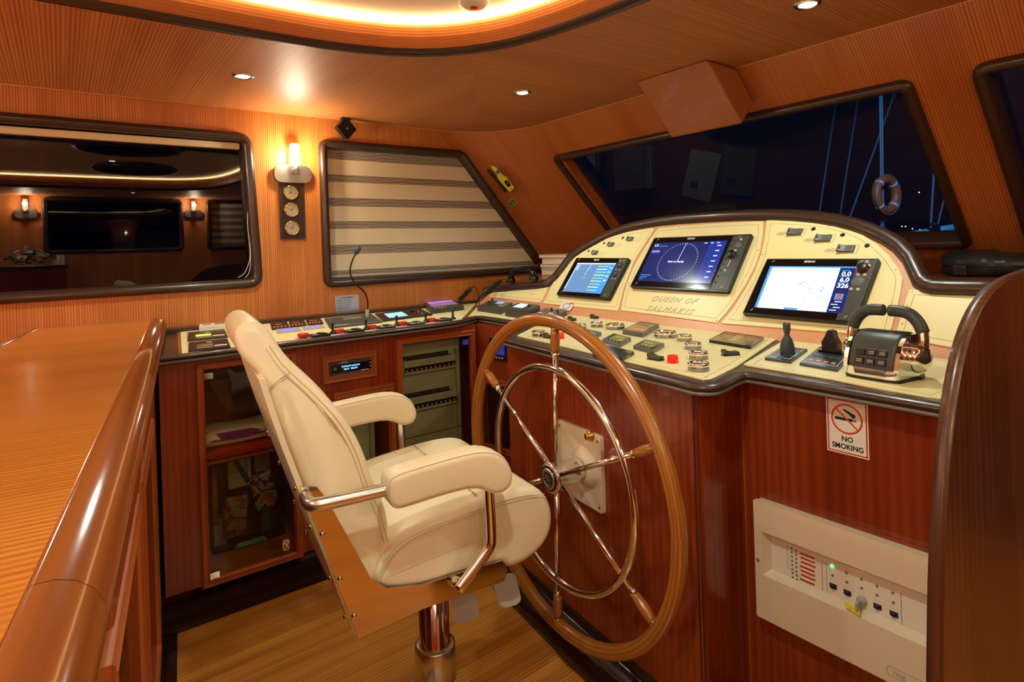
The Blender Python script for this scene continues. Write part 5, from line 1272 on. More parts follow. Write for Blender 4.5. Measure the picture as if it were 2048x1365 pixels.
t, f, w, h = pdev([(646.4, 637), (744, 628), (762.7, 643.8), (662, 656.5)], .005, 'intercom_panel', 'wide black intercom panel at the foot of the gooseneck microphone', 'intercom', 'dgrey', bev=.001, r=.002)
a = MB(); a.rim(f, rect(w * .1, h * .1, w * .95, h * .9), [(-.0005, .005), (.0005, .0054)]); a.build('printed_border', M['lgrey'], t)
for k in range(6): sq(f, w, h, (.08 + k * .05, .12, .11 + k * .05, .20), .005, .0055, 'lgrey', t, 'key')
for k in range(14): sq(f, w, h, (.36 + k * .028, .62, .372 + k * .028, .86), .005, .0053, 'lgrey', t, 'speaker_slot')
mc = f.p(w * .86, h * .72, 0)
gm = thing('gooseneck_microphone', 'black gooseneck microphone standing on the intercom panel', 'microphone', loc=(mc.x, mc.y, mc.z + .0052))
a = MB(); a.lathe(Fr((mc.x, mc.y, mc.z + .0052), (1, 0, 0), (0, 1, 0)), [(.009, 0), (.009, .030), (.0075, .034), (0, .034)], 16); a.build('socket', M['lgrey'], gm)
mp_ = [(735.5, 612), (735.5, 604), (733, 592), (727, 582), (717, 574), (706, 563), (700, 548), (700.5, 535), (705, 520), (711, 509)]
dep = mc.y
L_ = [V((mc.x, mc.y, mc.z + .034))] + [aty(x, y, mc.y) for x, y in mp_]
L_ = smooth([tuple(p) for p in L_], 2)
a = MB(); a.tube(L_, .0042, 10); a.build('gooseneck', M['black'], gm)
e0, e1 = V(L_[-1]), aty(718.5, 493, mc.y); 
a = MB(); a.tube([e0 + (e1 - e0) * f_ for f_ in (-.1, .08, .15, .4, .7, .92, 1.0)], [.005, .006, .012, .0145, .0145, .011, .004], 16); a.build('microphone_head', M['dgrey'], gm)
t, f, w, h = pdev([(748, 627.5), (841, 617), (863, 629), (768.5, 642)], .006, 'audio_controller', 'black audio controller with a bright blue screen on the port worktop', 'audio controller', 'black', bev=.001, r=.002)
sq(f, w, h, (.16, .22, .54, .80), .006, .0065, 'scr_cyan', t, 'screen'); knob(f, w * .72, h * .62, .006, .017, t, 'blackg', .009)
for k in range(4): knob(f, w * (.84 + .03 * (k % 2)), h * (.2 + k * .15), .006, .004, t, 'lgrey', .002, 'button')
t, f, w, h = pdev([(846, 605), (905, 598.5), (927, 612.5), (864, 620)], .022, 'navigation_monitor', 'raised black unit with a violet screen on the port worktop beside the coiled cord', 'display', 'dgrey', bev=.003)
sq(f, w, h, (.10, .30, .92, .95), .022, .0225, 'scr_mauve', t, 'screen'); sq(f, w, h, (.10, .72, .92, .95), .0225, .0228, 'scr_purple', t, 'screen_header'); 
for k in range(4): sq(f, w, h, (.15 + k * .1, .12, .20 + k * .1, .20), .022, .0235, 'lgrey', t, 'button')
# five stop switches
xs_ = [((606.4, 668), 'leftmost of the five, nearest the chair back'), ((677.7, 659.5), 'second from the left in the row of five'), ((743, 651.5), 'middle one in the row of five'), ((804.6, 644.5), 'second from the right in the row of five'), ((862, 637.5), 'rightmost of the five, nearest the corner')]
def stopswitch():
    f = Fr((0, 0, 0), (1, 0, 0), (0, 1, 0)); t = thing('windlass_switch', 'x', 'control switch', f, group='red-capped control switches along the port worktop')
    a = MB(); a.box(iv, -.024, -.028, 0, .152, .030, .0012); a.build('base_plate', M['lgrey'], t, local=True)
    a = MB(); a.lathe(iv, [(.013, .0012), (.013, .005), (.021, .007), (.022, .012), (.021, .018), (.015, .020), (0, .020)], 22); a.build('stop_button', M['red'], t, local=True)
    a = MB(); a.box(iv, .026, -.025, .0012, .100, .027, .010, .002, 1); a.box(iv, .060, -.022, .009, .088, .025, .014, .002, 1); a.build('switch_body', M['black'], t, local=True)
    a = MB(); a.lathe(iv, [(.005, .012), (.005, .0135), (0, .0135)], 12, .040, .012); a.box(iv, .034, -.016, .010, .052, -.009, .0106); a.build('indicator', M['inkw'], t, local=True)
    a = MB(); a.box(iv, .103, -.026, .0012, .150, .028, .0030); a.build('joystick_plate', M['inkw'], t, local=True)
    jf = Fr((.118, .004, 0), (1, 0, 0), (0, 1, 0)); a = MB(); a.lathe(jf, [(.015, .003), (.014, .008), (.008, .013), (.005, .018), (.0045, .034), (.0065, .042), (.0055, .048), (0, .048)], 16); a.build('joystick', M['black'], t, local=True)
    return t
first = None
for (p, lb) in xs_:
    P = atz(*p, T1 + .018); f = Fr((P.x, P.y, T1), (1, .02, 0), (-.02, 1, 0), (0, 0, 1)); L__ = 'red-capped stop switch with joystick, ' + lb
    if first is None: first = stopswitch(); first.matrix_world = f.mat(); first['label'] = L__
    else: place_copy(first, f, L__, 'red-capped control switches along the port worktop')
# corner radios
t, f, w, h = pdev([(988, 597.5), (1030, 602), (1002, 619.5), (954, 612.5)], .026, 'radio_telephone', 'black radio telephone with keypad and blue screen, leftmost in the corner', 'radio', 'dgrey')
sq(f, w, h, (.42, .48, .72, .92), .026, .0265, 'scr_lblue', t, 'screen'); knob(f, w * .14, h * .25, .026, .008, t, 'red', .008); knob(f, w * .18, h * .65, .026, .012, t, 'black', .014); knob(f, w * .32, h * .35, .026, .012, t, 'black', .014)
for r_ in range(3):
    for c_ in range(3): sq(f, w, h, (.72 + c_ * .08, .25 + r_ * .2, .77 + c_ * .08, .35 + r_ * .2), .026, .028, 'lgrey', t, 'key')
t, f, w, h = pdev([(1036, 606), (1081, 610), (1055, 623), (1011, 616.5)], .038, 'satellite_terminal', 'black unit with a bright cyan screen, middle of the three in the corner', 'radio', 'dgrey')
sq(f, w, h, (.16, .30, .58, .90), .038, .0385, 'scr_white', t, 'screen'); sq(f, w, h, (.16, .30, .58, .50), .0385, .0388, 'scr_cyan', t, 'screen_footer'); knob(f, w * .74, h * .55, .038, .014, t, 'black', .010); knob(f, w * .08, h * .75, .038, .005, t, 'red', .004, 'button')
for k in range(3): knob(f, w * .92, h * (.3 + .2 * k), .038, .004, t, 'lgrey', .003, 'button')
t, f, w, h = pdev([(1093, 617), (1131, 622), (1096, 643), (1046, 635.5)], .018, 'camera_controller', 'low grey controller with coloured keys just behind the wheel top', 'controller', 'dgrey')
sq(f, w, h, (.04, .06, .96, .94), .018, .0185, 'grey', t, 'faceplate'); sq(f, w, h, (.30, .75, .42, .92), .0185, .021, 'red', t, 'red_key'); sq(f, w, h, (.55, .40, .72, .62), .0185, .021, 'scr_lblue', t, 'blue_key'); sq(f, w, h, (.12, .40, .28, .55), .0185, .021, 'scr_lblue', t, 'blue_key')
knob(f, w * .48, h * .80, .0185, .009, t, 'black', .014); knob(f, w * .84, h * .70, .0185, .009, t, 'black', .014)
# telephone handset and its cords
hl = FF.p(*FF.px(1022, 561, .035), .035); hr = FF.p(*FF.px(1068, 557, .035), .035); hd_ = (hr - hl); hm = (hl + hr) / 2
t = thing('telephone_handset', 'black telephone handset lying on the dark trim left of the fascia', 'handset', loc=tuple(hm))
zz = V((0, 0, 1)); L_ = smooth([tuple(hl + zz * .012), tuple(hl + hd_ * .12 + zz * .048), tuple(hm + zz * .060), tuple(hr - hd_ * .12 + zz * .048), tuple(hr + zz * .012)], 2)
a = MB(); a.tube(L_, .014, 12); a.build('grip', M['blackg'], t)
for p in (hl, hr):
    a = MB(); a.lathe(Fr(p - zz * .012, (1, 0, 0), (0, 1, 0)), [(.020, 0), (.027, .006), (.026, .016), (.018, .028), (0, .032)], 20); a.build('ear_cap', M['blackg'], t)
def coil(p0, p1, R_, turns, r, sag=0):
    p0, p1 = V(p0), V(p1); d = (p1 - p0); x = d.orthogonal().normalized(); y = d.normalized().cross(x); o = []
    n = int(turns * 10)
    for i in range(n + 1):
        q = i / n; an = 2 * PI * turns * q; o.append(p0 + d * q + zz * (-sag * 4 * q * (1 - q)) + (x * math.cos(an) + y * math.sin(an)) * R_)
    return o
c0, c1 = FF.p(*FF.px(1003, 566, .03), .045), atz(958, 600, T1 + .05)
a = MB(); a.tube([hl + V((-.01, .01, .0)), FF.p(*FF.px(1010, 562, .03), .045), c0] + coil(c0, c1, .011, 17, .003), .0028, 6); a.build('coiled_cord', M['black'], t)
b0_ = atz(918, 602, T1 + .03); b1_ = aty(941, 578, (b0_.y + c1.y) / 2)
cd = MB(); cd.tube(coil(b0_, b1_, .011, 11, .003) + smooth([tuple(b1_), tuple(aty(949, 572, b1_.y)), tuple(aty(957, 584, b1_.y)), tuple(atz(959, 612, T1 + .012))], 2), .0032, 6)
solo(cd.build('coiled_cord', M['black']), 'short coiled black cord looping up beside the violet screen', 'cord')

# ================================================================== SIGNS AND ALARM PANEL ON THE CONSOLE SIDE
f, w, h = quad(SF, [(1652, 791), (1737, 805.5), (1738.5, 917.5), (1656, 901.5)], 0); f = Fr(f.o, (0, -1, 0), (0, 0, 1), (-1, 0, 0))
t = thing('no_smoking_sign', 'white and red no smoking sign on the console side', 'sign', loc=tuple(f.p(w / 2, 0)))
a = MB(); a.plate(f, rect(0, 0, w, h), 0, .0012); a.build('board', M['inkw'], t)
a = MB(); a.rim(f, rect(.0035, .0035, w - .0035, h - .0035), [(-.001, .0013), (.001, .0016)]); a.rim(f, rect(.0035, .0035, w - .0035, h - .0035), [(0, .0013), (0, .0015), (.0016, .0015), (.0016, .0013)]); a.build('red_border', M['red'], t)
cx_, cy_, R_ = w * .5, h * .645, w * .355
a = MB(); a.rim(f, circ(cx_, cy_, R_, 40), [(-.002, .0013), (-.002, .0017), (.002, .0017), (.002, .0013)]); a.box(f.sub(cx_, cy_, -.72), -R_, -.0017, .0018, R_, .0017, .0021); a.build('prohibition_ring', pbr('sign_red', (226, 70, 40), .5), t)
a = MB(); a.box(f, cx_ - R_ * .82, cy_ - .004, .0013, cx_ + R_ * .42, cy_ + .002, .0017); a.box(f, cx_ + R_ * .46, cy_ - .004, .0013, cx_ + R_ * .52, cy_ + .002, .0017); a.box(f, cx_ + R_ * .57, cy_ - .004, .0013, cx_ + R_ * .63, cy_ + .002, .0017)
a.plate(f, smooth([(cx_ + .012, cy_ + .004), (cx_ + .004, cy_ + .012), (cx_ - .006, cy_ + .017), (cx_ - .008, cy_ + .022), (cx_ + .004, cy_ + .018), (cx_ + .010, cy_ + .014), (cx_ + .018, cy_ + .012), (cx_ + .018, cy_ + .004)], 1, True), .0013, .0017); a.build('cigarette_symbol', M['ink'], t)
text('NO', f.sub(w * .5, h * .275), .0155, M['ink'], t, h=.0013, bold=.0004); text('SMOKING', f.sub(w * .5, h * .135), .0155, M['ink'], t, h=.0013, bold=.0004, sx=.95)
# fire alarm panel
Pb = atx(1520, 994, XS); rr_ = cray(1505.5, 999); dxx = XS - Pb.y / rr_.y * rr_.x; AD = max(.02, min(.09, dxx))
AF = Fr((XS - AD, 0, 0), (0, -1, 0), (0, 0, 1), (-1, 0, 0))
tl = AF.px(1505.5, 999); bl = AF.px(1514, 1232); aw0, az1, az0 = (tl[0] + bl[0]) / 2, tl[1], bl[1]; aw1 = -.305
t = thing('fire_alarm_panel', 'cream fire alarm control box low on the console side', 'alarm panel', loc=(XS - AD / 2, -(aw0 + aw1) / 2, az0))
wtl, wbl = AF.px(1523, 1064), AF.px(1525, 1150); wx0, wz1, wz0 = wtl[0], wtl[1], wbl[1]; wx1 = -.345
a = MB(); a.plate(AF, rrect(aw0, az0, aw1, az1, .004), -AD * .35, 0, holes=[rect(wx0, wz0, wx1, wz1)], bev=.0); o_ = a.build('cover', M['alarm'], t)
a = MB(); a.box(AF, aw0 + .008, az0 + .008, -AD + .001, aw1 - .008, az1 - .008, -AD * .35 - .001) if False else None
a = MB(); a.plate(AF, rect(aw0 + .003, az0 + .003, aw1 - .003, az1 - .003), -AD + .001, -AD * .35, holes=[rect(wx0 + .001, wz0 + .001, wx1 - .001, wz1 - .001)]); a.build('back_box', M['alarm'], t)
RD = -.020
a = MB(); a.box(AF, wx0, wz0, RD - .002, wx1, wz1, RD); pn = a.build('control_sheet', M['white'], t)
a = MB(); a.rim(AF, rect(wx0, wz0, wx1, wz1), [(0, 0), (.012, RD + .0005)], smooth=False); a.build('slot_bevel', M['alarm'], t)
def ax(x, y): return AF.px(1490 + x / 3.546, 980 + y / 3.546, RD)
def dot(x, y, r, mat, nm='indicator_light', hh=.0015):
    c = ax(x, y); b = MB(); b.lathe(AF, [(r, RD), (r, RD + hh), (r * .6, RD + hh * 1.5), (0, RD + hh * 1.6)], 12, c[0], c[1]); return b.build(nm, M[mat], t)
for i in range(8):
    dot(331 + i * 1.2, 415 + i * 29.4, .0022, 'dim_green'); dot(361 + i * 1.1, 431 + i * 29.2, .0022, 'dim_green')
    c = ax(390 + (i % 3) * 3, 443 + i * 30.5); b = MB(); L2 = .034; b.box(AF, c[0], c[1] - .0038, RD, c[0] + L2, c[1], RD + .0004); b.build('red_label', M['red'], t)
dot(618, 543, .0035, 'led_green')
for x, y in ((622, 607), (720, 590), (723, 655), (826, 634), (828, 697), (935, 684), (937, 748), (1048, 732), (1052, 800)): dot(x, y, .0026, 'dim_green')
for x, y in ((626, 685), (727, 732), (940, 830), (1057, 884)):
    c = ax(x, y); b = MB(); b.box(AF, c[0] - .008, c[1] - .0055, RD, c[0] + .008, c[1] + .0055, RD + .0006); b.build('button_surround', pbr('indigo_print', (50, 40, 90), .5), t); dot(x, y, .0052, 'black', 'button', .004)
b = MB()
c0_, c1_ = ax(300, 390), ax(552, 752)
b.rim(AF, [(c0_[0], c0_[1]), (c0_[0], c1_[1] + .03), (c1_[0], c1_[1] + .002), (c1_[0], c0_[1] - .01)], [(-.0004, RD + .0002), (.0004, RD + .0005)], closed=False)
c2_, c3_ = ax(576, 520), ax(1115, 1025); b.rim(AF, [(c2_[0], c2_[1]), (c2_[0], c3_[1]), (c3_[0], c3_[1]), (c3_[0], c2_[1])], [(-.0004, RD + .0002), (.0004, RD + .0005)], closed=False); b.build('printed_border', M['ink'], pn)
text('ML-221', AF.sub(*ax(672, 795)), .0125, M['ink'], pn, 'printed_text', h=RD + .0003); text('Konvansiyonel Yang\u0131n', AF.sub(*ax(965, 925)), .0085, M['ink'], pn, 'printed_text', h=RD + .0003); text('Alarm Santrali', AF.sub(*ax(948, 962)), .0085, M['ink'], pn, 'printed_text', h=RD + .0003)
c = ax(832, 785); b = MB(); b.lathe(AF, [(.010, RD), (.010, RD + .006), (.007, RD + .010), (0, RD + .010)], 18, c[0], c[1]); b.box(AF, c[0] - .003, c[1] - .012, RD + .008, c[0] + .003, c[1] + .006, RD + .030, .002, 1); b.build('key', M['lgrey'], t)
b = MB(); kf = AF.sub(c[0] - .004, c[1] - .014, -.25); b.plate(kf, rrect(-.022, -.005, .010, .005, .003), RD + .024, RD + .0255); b.build('key_tag', M['yellow'], t)
c = AF.px(1490 + 92 / 3.546, 980 + 498 / 3.546); b = MB(); b.lathe(AF, [(.004, 0), (.004, .001), (0, -.001)], 12, c[0], c[1]); b.build('screw', M['dgrey'], t)
c = AF.px(1812, 1358); b = MB(); b.rim(AF, rrect(c[0] - .035, c[1] - .010, c[0] + .035, c[1] + .010, .010), [(-.0008, .0), (0, .001), (.0008, 0)]); b.build('logo_outline', M['lgrey'], t); text('mg', AF.sub(c[0] - .012, c[1]), .020, M['lgrey'], t, 'logo_text', h=.0002)
# ================================================================== CONTENTS OF THE LEFT CABINET
M['clearbox'] = glass('clear_plastic', (225, 225, 215), 1.35, .05, .8)
cb = Fr((0, 2.52, 0), (1, 0, 0), (0, 0, 1))
zs0 = .112
fa = thing('first_aid_box', 'clear plastic first-aid box standing on edge behind the left glass door', 'plastic box', loc=(.55, 2.52, zs0))
bx0, bx1, bz0, bz1 = .425, .70, zs0, .475
a = MB(); a.plate(cb, rrect(bx0, bz0, bx1, bz1, .02), .0, .003, bev=.001); a.rim(cb, rrect(bx0, bz0, bx1, bz1, .02), [(0, -.09), (0, .004), (.008, .006), (.008, .001)]); a.build('box_shell', M['clearbox'], fa)
for z_ in (bz0 + .004, bz1 - .018): a = MB(); a.plate(cb, rnd([(.50, z_), (.63, z_), (.61, z_ + .016), (.52, z_ + .016)], .004), .004, .010, bev=.002); a.build('latch', pbr('teal_latch', (90, 170, 150), .4), fa)
def packet(x0, z0, x1, z1, y, mat, label, name='packet', cat='packet', th=.03, txt=None, stripe=None, rot=0):
    f = Fr(((x0 + x1) / 2, y, (z0 + z1) / 2), (1, 0, 0), (0, 0, 1)).sub(0, 0, rot); t = thing(name, label, cat, f)
    w, h = (x1 - x0) / 2, (z1 - z0) / 2
    a = MB(); puff(a, iv, rrect(-w, -h, w, h, min(w, h) * .35, 5), -th, 0, min(th * .48, w * .4), 4); a.build('wrapper', mat, t, local=True)
    if stripe: a = MB(); a.plate(iv, [(-w * .8, -h * .3), (w * .6, h * .5), (w * .6, h * .8), (-w * .8, h * .5)], .0, .001); a.build('printed_stripe', stripe, t, local=True)
    if txt: text(txt, Fr((0, 0, 0), (0, 1, 0), (-1, 0, 0), (0, 0, 1)), h * .28, M['ink'], t, 'printed_text', h=.0015) if False else text(txt, iv.sub(w * .25, 0, PI / 2), h * .25, M['ink'], t, 'printed_text', h=.0015)
    return t
def crate(x0, z0, x1, z1, y, mat, label, txt=None, stripe=None, th=.05):
    t = thing('carton', label, 'carton', loc=((x0 + x1) / 2, y, z0)); f = Fr((0, y, 0), (1, 0, 0), (0, 0, 1)); a = MB(); a.box(f, x0, z0, -th, x1, z1, 0, .002, 1); a.build('carton_body', mat, t)
    if stripe: a = MB(); a.plate(f, [(x0 + .01, z1 - .005), (x0 + .03, z1 - .005), (x1 - .005, z0 + .02), (x1 - .02, z0 + .005)], 0, .0008); a.build('printed_stripe', stripe, t)
    if txt: text(txt, f.sub(x1 - .018, (z0 + z1) / 2, PI / 2), .017, M['ink'], t, 'printed_text', h=.001)
crate(.50, .33, .585, .46, 2.56, M['paper'], 'white gauze carton with a green stripe inside the first-aid box', 'GAUZE SWABS', M['green'])
crate(.60, .37, .66, .46, 2.57, pbr('pale_carton', (190, 176, 150), .6), 'pale narrow carton at the top right inside the first-aid box', None, None)
crate(.432, .20, .462, .42, 2.57, pbr('orange_carton', (190, 110, 40), .6), 'orange upright carton at the left inside the first-aid box')
crate(.618, .125, .655, .235, 2.57, pbr('blue_carton', (70, 90, 130), .6), 'blue and green carton low at the right inside the first-aid box', None, M['green'])
crate(.445, .118, .49, .225, 2.575, M['paper'], 'plain white carton low at the left inside the first-aid box')
packet(.585, .22, .675, .37, 2.545, M['pack'], 'purple and orange plastic packet on the right inside the first-aid box', rot=.2)
packet(.475, .14, .565, .30, 2.545, M['pack2'], 'pink printed packet low in the middle of the first-aid box', rot=-.05)
# shelf goods
t = thing('folded_cloth', 'folded red cloth on the shelf behind the left glass door', 'cloth', loc=(.55, 2.55, .491))
a = MB(); f = Fr((0, 2.44, 0), (1, 0, 0), (0, 0, 1)); puff(a, f, smooth([(.40, .491), (.70, .491), (.715, .515), (.70, .535), (.58, .528), (.45, .538), (.395, .52)], 1, True), -.22, 0, .012, 3); a.build('cloth', pbr('red_cloth', (150, 18, 14), .8, bump=.6, bscale=30), t)
t = thing('plastic_bag', 'bag of cotton wool with a purple print lying on the red cloth', 'bag', loc=(.55, 2.5, .539))
a = MB(); f = Fr((0, 2.44, 0), (1, 0, 0), (0, 0, 1)); puff(a, f, smooth([(.395, .545), (.42, .536), (.55, .533), (.70, .540), (.71, .575), (.66, .60), (.55, .592), (.44, .60), (.40, .585)], 1, True), -.16, 0, .03, 4); a.build('bag_body', pbr('cotton_bag', (206, 186, 160), .35, bump=.8, bscale=40), t)
a = MB(); a.plate(f, [(.44, .590), (.56, .588), (.60, .575), (.55, .556), (.46, .562)], 0.0, .001); a.build('purple_print', pbr('purple_ink', (110, 50, 130), .4), t)

# ================================================================== ON THE DASH SHELF
SHT = SH
def px_z(x, y, z): return atz(x, y, z)
p0 = atz(1880, 553, SHT + .005); p1 = atz(2010, 553, SHT + .005)
bg = Fr(((p0.x + p1.x) / 2 + .12, (p0.y + p1.y) / 2 - .04, SHT), (0, -1, 0), (1, 0, 0), (0, 0, 1)); bw = abs(p0.y - p1.y) + .16
a = MB(); rs = random.Random(5)
rows = []
nx, ny = 20, 8
prof_b = lambda s: (math.sin(PI * min(1, max(0, s))) ** .35)
for j in range(ny * 2):
    an = 2 * PI * j / (ny * 2); row = []
    for i in range(nx + 1):
        s = i / nx; k = max(.06, prof_b(s)); yy = .11 * math.cos(an) * k; zz_ = .048 + .048 * math.copysign(abs(math.sin(an)) ** .6, math.sin(an)) * (.55 + .45 * k) * (1.25 if s < .55 else .95)
        row.append(a.bm.verts.new(bg.p(-bw / 2 + bw * s, yy + rs.uniform(-.004, .004), max(.001, zz_ + rs.uniform(-.003, .003)))))
    rows.append(row)
for j in range(len(rows)):
    r0, r1 = rows[j], rows[(j + 1) % len(rows)]
    for i in range(nx): f_ = a.bm.faces.new((r0[i], r0[i + 1], r1[i + 1], r1[i])); f_.smooth = True
a.bm.faces.new([r[0] for r in rows]); a.bm.faces.new([r[-1] for r in reversed(rows)])
t = thing('leather_bag', 'flat black leather bag lying on the dash shelf behind the console', 'bag', bg); bb = a.build('bag_body', M['bag'], t)
a = MB(); a.tube([bg.p(-bw * .42 + bw * .84 * q, -.108 * prof_b(.08 + .84 * q), .044) for q in [i / 12 for i in range(13)]], .004, 6); a.build('zip', M['black'], t)
a = MB(); a.box(bg, -bw * .30, -.112, .008, -bw * .17, -.104, .046, .004, 2); a.build('side_pocket', M['bag'], t)
# books in the corner
bp = atz(1118, 505, SHT + .13); 
bk0 = V((2.36, 2.60, SHT)); c_ = hit(1112, 520, V((1, 0, 0)), 2.42); yb_ = c_.y
zc = SHT + .001; specs = [(.030, 'lgrey', 'grey book at the bottom of the stack in the dash corner'), (.012, 'paper', 'thin white booklet second from the bottom of the dash corner stack'), (.018, 'lgrey', 'grey-white book in the middle of the dash corner stack'), (.034, 'paper', 'thick white book below the top one in the dash corner stack'), (.020, 'folder', 'wide book with an overhanging cover topmost in the dash corner stack')]
top_need = hit(1112, 509, V((1, 0, 0)), 2.42).z; sc_ = (top_need - zc) / sum(s[0] for s in specs)
for i, (h_, mt, lb) in enumerate(specs):
    h_ *= sc_; f = Fr((2.52 + .006 * (i % 2), yb_ - .02 + .006 * ((i * 7) % 3), zc), (0, -1, 0), (1, 0, 0), (0, 0, 1)).sub(0, 0, .03 * ((i % 3) - 1)); t = thing('book', lb, 'book', f, group='books stacked in the dash corner')
    wd = .115 if i < 4 else .130
    a = MB(); a.box(iv, -wd + .004, -.140, .0025, wd - .004, .140, h_ - .0025); a.build('pages', M['paper'], t, local=True)
    a = MB(); a.box(iv, -wd, -.144, 0, wd, .144, .002); a.box(iv, -wd, -.144, h_ - .002, wd, .144, h_); a.box(iv, wd - .003, -.144, .002, wd, .144, h_ - .002); a.build('cover', M['paper'] if i % 2 else M['lgrey'], t, local=True); zc += h_ + .0004
# folders lying under the windshield, seen mirrored in the glass
for i, (y_, rot, mt, lb) in enumerate(((2.02, .15, 'folder', 'beige folder lying flat under the windshield'), (2.28, .3, 'paper', 'white printed sheets lying beside the beige folder'))):
    f = Fr((2.62, y_, SHT), (0, -1, 0), (1, 0, 0), (0, 0, 1)).sub(0, 0, rot); t = thing('paper_folder', lb, 'papers', f); a = MB(); a.box(iv, -.11, -.15, 0, .11, .15, .012 - i * .006, .001, 1); a.build('sheet_stack', M[mt], t, local=True)
    for k in range(3): a = MB(); a.box(iv, -.06 + k * .02, .05, .0122 - i * .006, -.05 + k * .02, .09, .0126 - i * .006); a.build('printed_mark', M['ink'], t, local=True)

# ================================================================== OUTSIDE, NIGHT DECK
def out(px_, py_, d):
    r = cray(px_, py_); return V((0, 0, H)) + r * d
m = MB(); m.plate(ZF(.35), [(3.4, -14), (30, -14), (30, 16), (3.4, 16)], -.02, 0); struct(m.build('ground_deck', M['hull'])); bpy.data.objects['ground_deck'].name = 'floor_1'
def ropeo(a_, b_, r, label, mat='rope', nm='rigging_line'):
    b_ = a_ + (b_ - a_) * ((a_.z - .35) / (a_.z - b_.z))
    n = 8; k = MB(); k.tube([a_ + (b_ - a_) * (i / n) for i in range(n + 1)], r, 8); return solo(k.build(nm, M[mat]), label, 'rope')
ropeo(out(1674, 190, 7), out(1638, 430, 7), .010, 'leftmost rigging line beyond the windshield')
ropeo(out(1718, 185, 7), out(1680, 430, 7), .010, 'second rigging line from the left beyond the windshield')
ropeo(out(1759.5, 170, 5.3), out(1763, 470, 5.3), .0075, 'left strand of the upright pair behind the lifebuoy'); ropeo(out(1763.5, 170, 5.3), out(1767, 470, 5.3), .0075, 'right strand of the upright pair behind the lifebuoy')
ropeo(out(1797, 165, 6.8), out(1698, 440, 6.8), .011, 'slanting rigging line crossing the upright pair')
ropeo(out(1868, 340, 6), out(1861, 460, 6), .012, 'thick mooring line near the right edge of the windshield'); ropeo(out(1890, 390, 6), out(1873, 460, 6), .009, 'thin line leaning beside the thick mooring line')
ropeo(out(1222, 290, 6.5), out(1335, 420, 6.5), .004, 'thin wire stay at the left of the windshield view')
lbp = out(1772, 390, 5.2); fdir = (lbp - V((0, 0, H))).normalized(); lu = V((fdir.y, -fdir.x, 0)).normalized(); 
lu2 = (lu * math.cos(rad(58)) + V((fdir.x, fdir.y, 0)) * math.sin(rad(58))).normalized(); lf = Fr(lbp, lu2, (0, 0, 1))
t = thing('lifebuoy', 'orange lifebuoy hanging on the rigging outside the windshield', 'lifebuoy', loc=tuple(lbp))
Rb = .135
m = MB(); m.tube([lf.p(Rb * math.cos(2 * PI * i / 40), Rb * math.sin(2 * PI * i / 40)) for i in range(40)], .038, 14, True); m.build('ring', M['buoy'], t)
for k in range(4):
    an = PI / 4 + k * PI / 2; m = MB(); q_ = [lf.p(Rb * math.cos(an + e), Rb * math.sin(an + e)) for e in (-.10, .10)]; m.tube(q_, .0395, 14); m.build('reflective_band', M['lgrey'], t)
m = MB(); m.tube(smooth([tuple(lf.p((Rb + .045) * math.cos(2 * PI * i / 12), (Rb + .045) * math.sin(2 * PI * i / 12), .02)) for i in range(12)], 2, True), .004, 6, True); m.build('grab_line', M['rope'], t)
k = MB(); k.tube([out(1780, 478, 5.6), out(1960, 446, 5.6)], .034, 16)
for q_ in (out(1835, 468, 5.6), out(1874, 461, 5.6)): k.tube([q_, V((q_.x, q_.y, .352))], .014, 10)
solo(k.build('guard_rail', M['pipe']), 'thick pale rail tube crossing low outside the windshield', 'rail')
k = MB()
for i in range(5): k.tube(smooth([tuple(out(1858 + i * 3, 452 - 3 * i % 7, 5.52)), tuple(out(1866 + i * 2, 446, 5.45)), tuple(out(1874 + i * 2, 462, 5.5)), tuple(out(1866, 470, 5.6))], 2), .008, 6)
solo(k.build('rope_lashing', M['hull']), 'dark rope lashing wound round the pale rail', 'rope')
k = MB(); f = Fr(out(1395, 428, 4.6), (.15, -1, 0), (1, 0.15, 0), (0, 0, 1)); puff(k, Fr(f.o, f.u, f.n, f.v), rrect(-.46, -.12, .46, .045, .04), -.35, .35, .04, 4); solo(k.build('deck_cushion', M['padfab']), 'pale padded sun cushion on the foredeck beyond the fascia', 'cushion')
l = bpy.data.lights.new('deck_floodlight', 'SPOT'); l.energy = 500; l.color = (.18, .55, 1.0); l.spot_size = rad(80); l.spot_blend = .6; l.shadow_soft_size = .1
lo = bpy.data.objects.new('deck_floodlight', l); COL.objects.link(lo); lo.location = (3.3, .4, 2.9); lo.rotation_euler = (V((6.3, 1.2, 1.0)) - V(lo.location)).to_track_quat('-Z', 'Y').to_euler()
for i, (x, y) in enumerate(((1804, 453), (1811, 453), (1825, 458), (1893, 464), (1903, 463), (1838, 385), (1840, 470 - 10))):
    k = MB(); k.ball(out(x, y, 24), .022, 8); solo(k.build('shore_light', glow('shore_lamp', (255, 220, 170) if i % 2 else (255, 180, 120), 6)), 'tiny distant shore light, %s outside the right of the windshield' % ('leftmost of the low pair', 'right one of the low pair', 'just right of the low pair', 'nearest the mooring line', 'rightmost', 'highest, above the rail', 'lowest, at the rail')[i], 'light', 'distant shore lights')

# ================================================================== SEEN ONLY AS REFLECTIONS: STARBOARD SIDE
GY = 2 * (YP + .045)
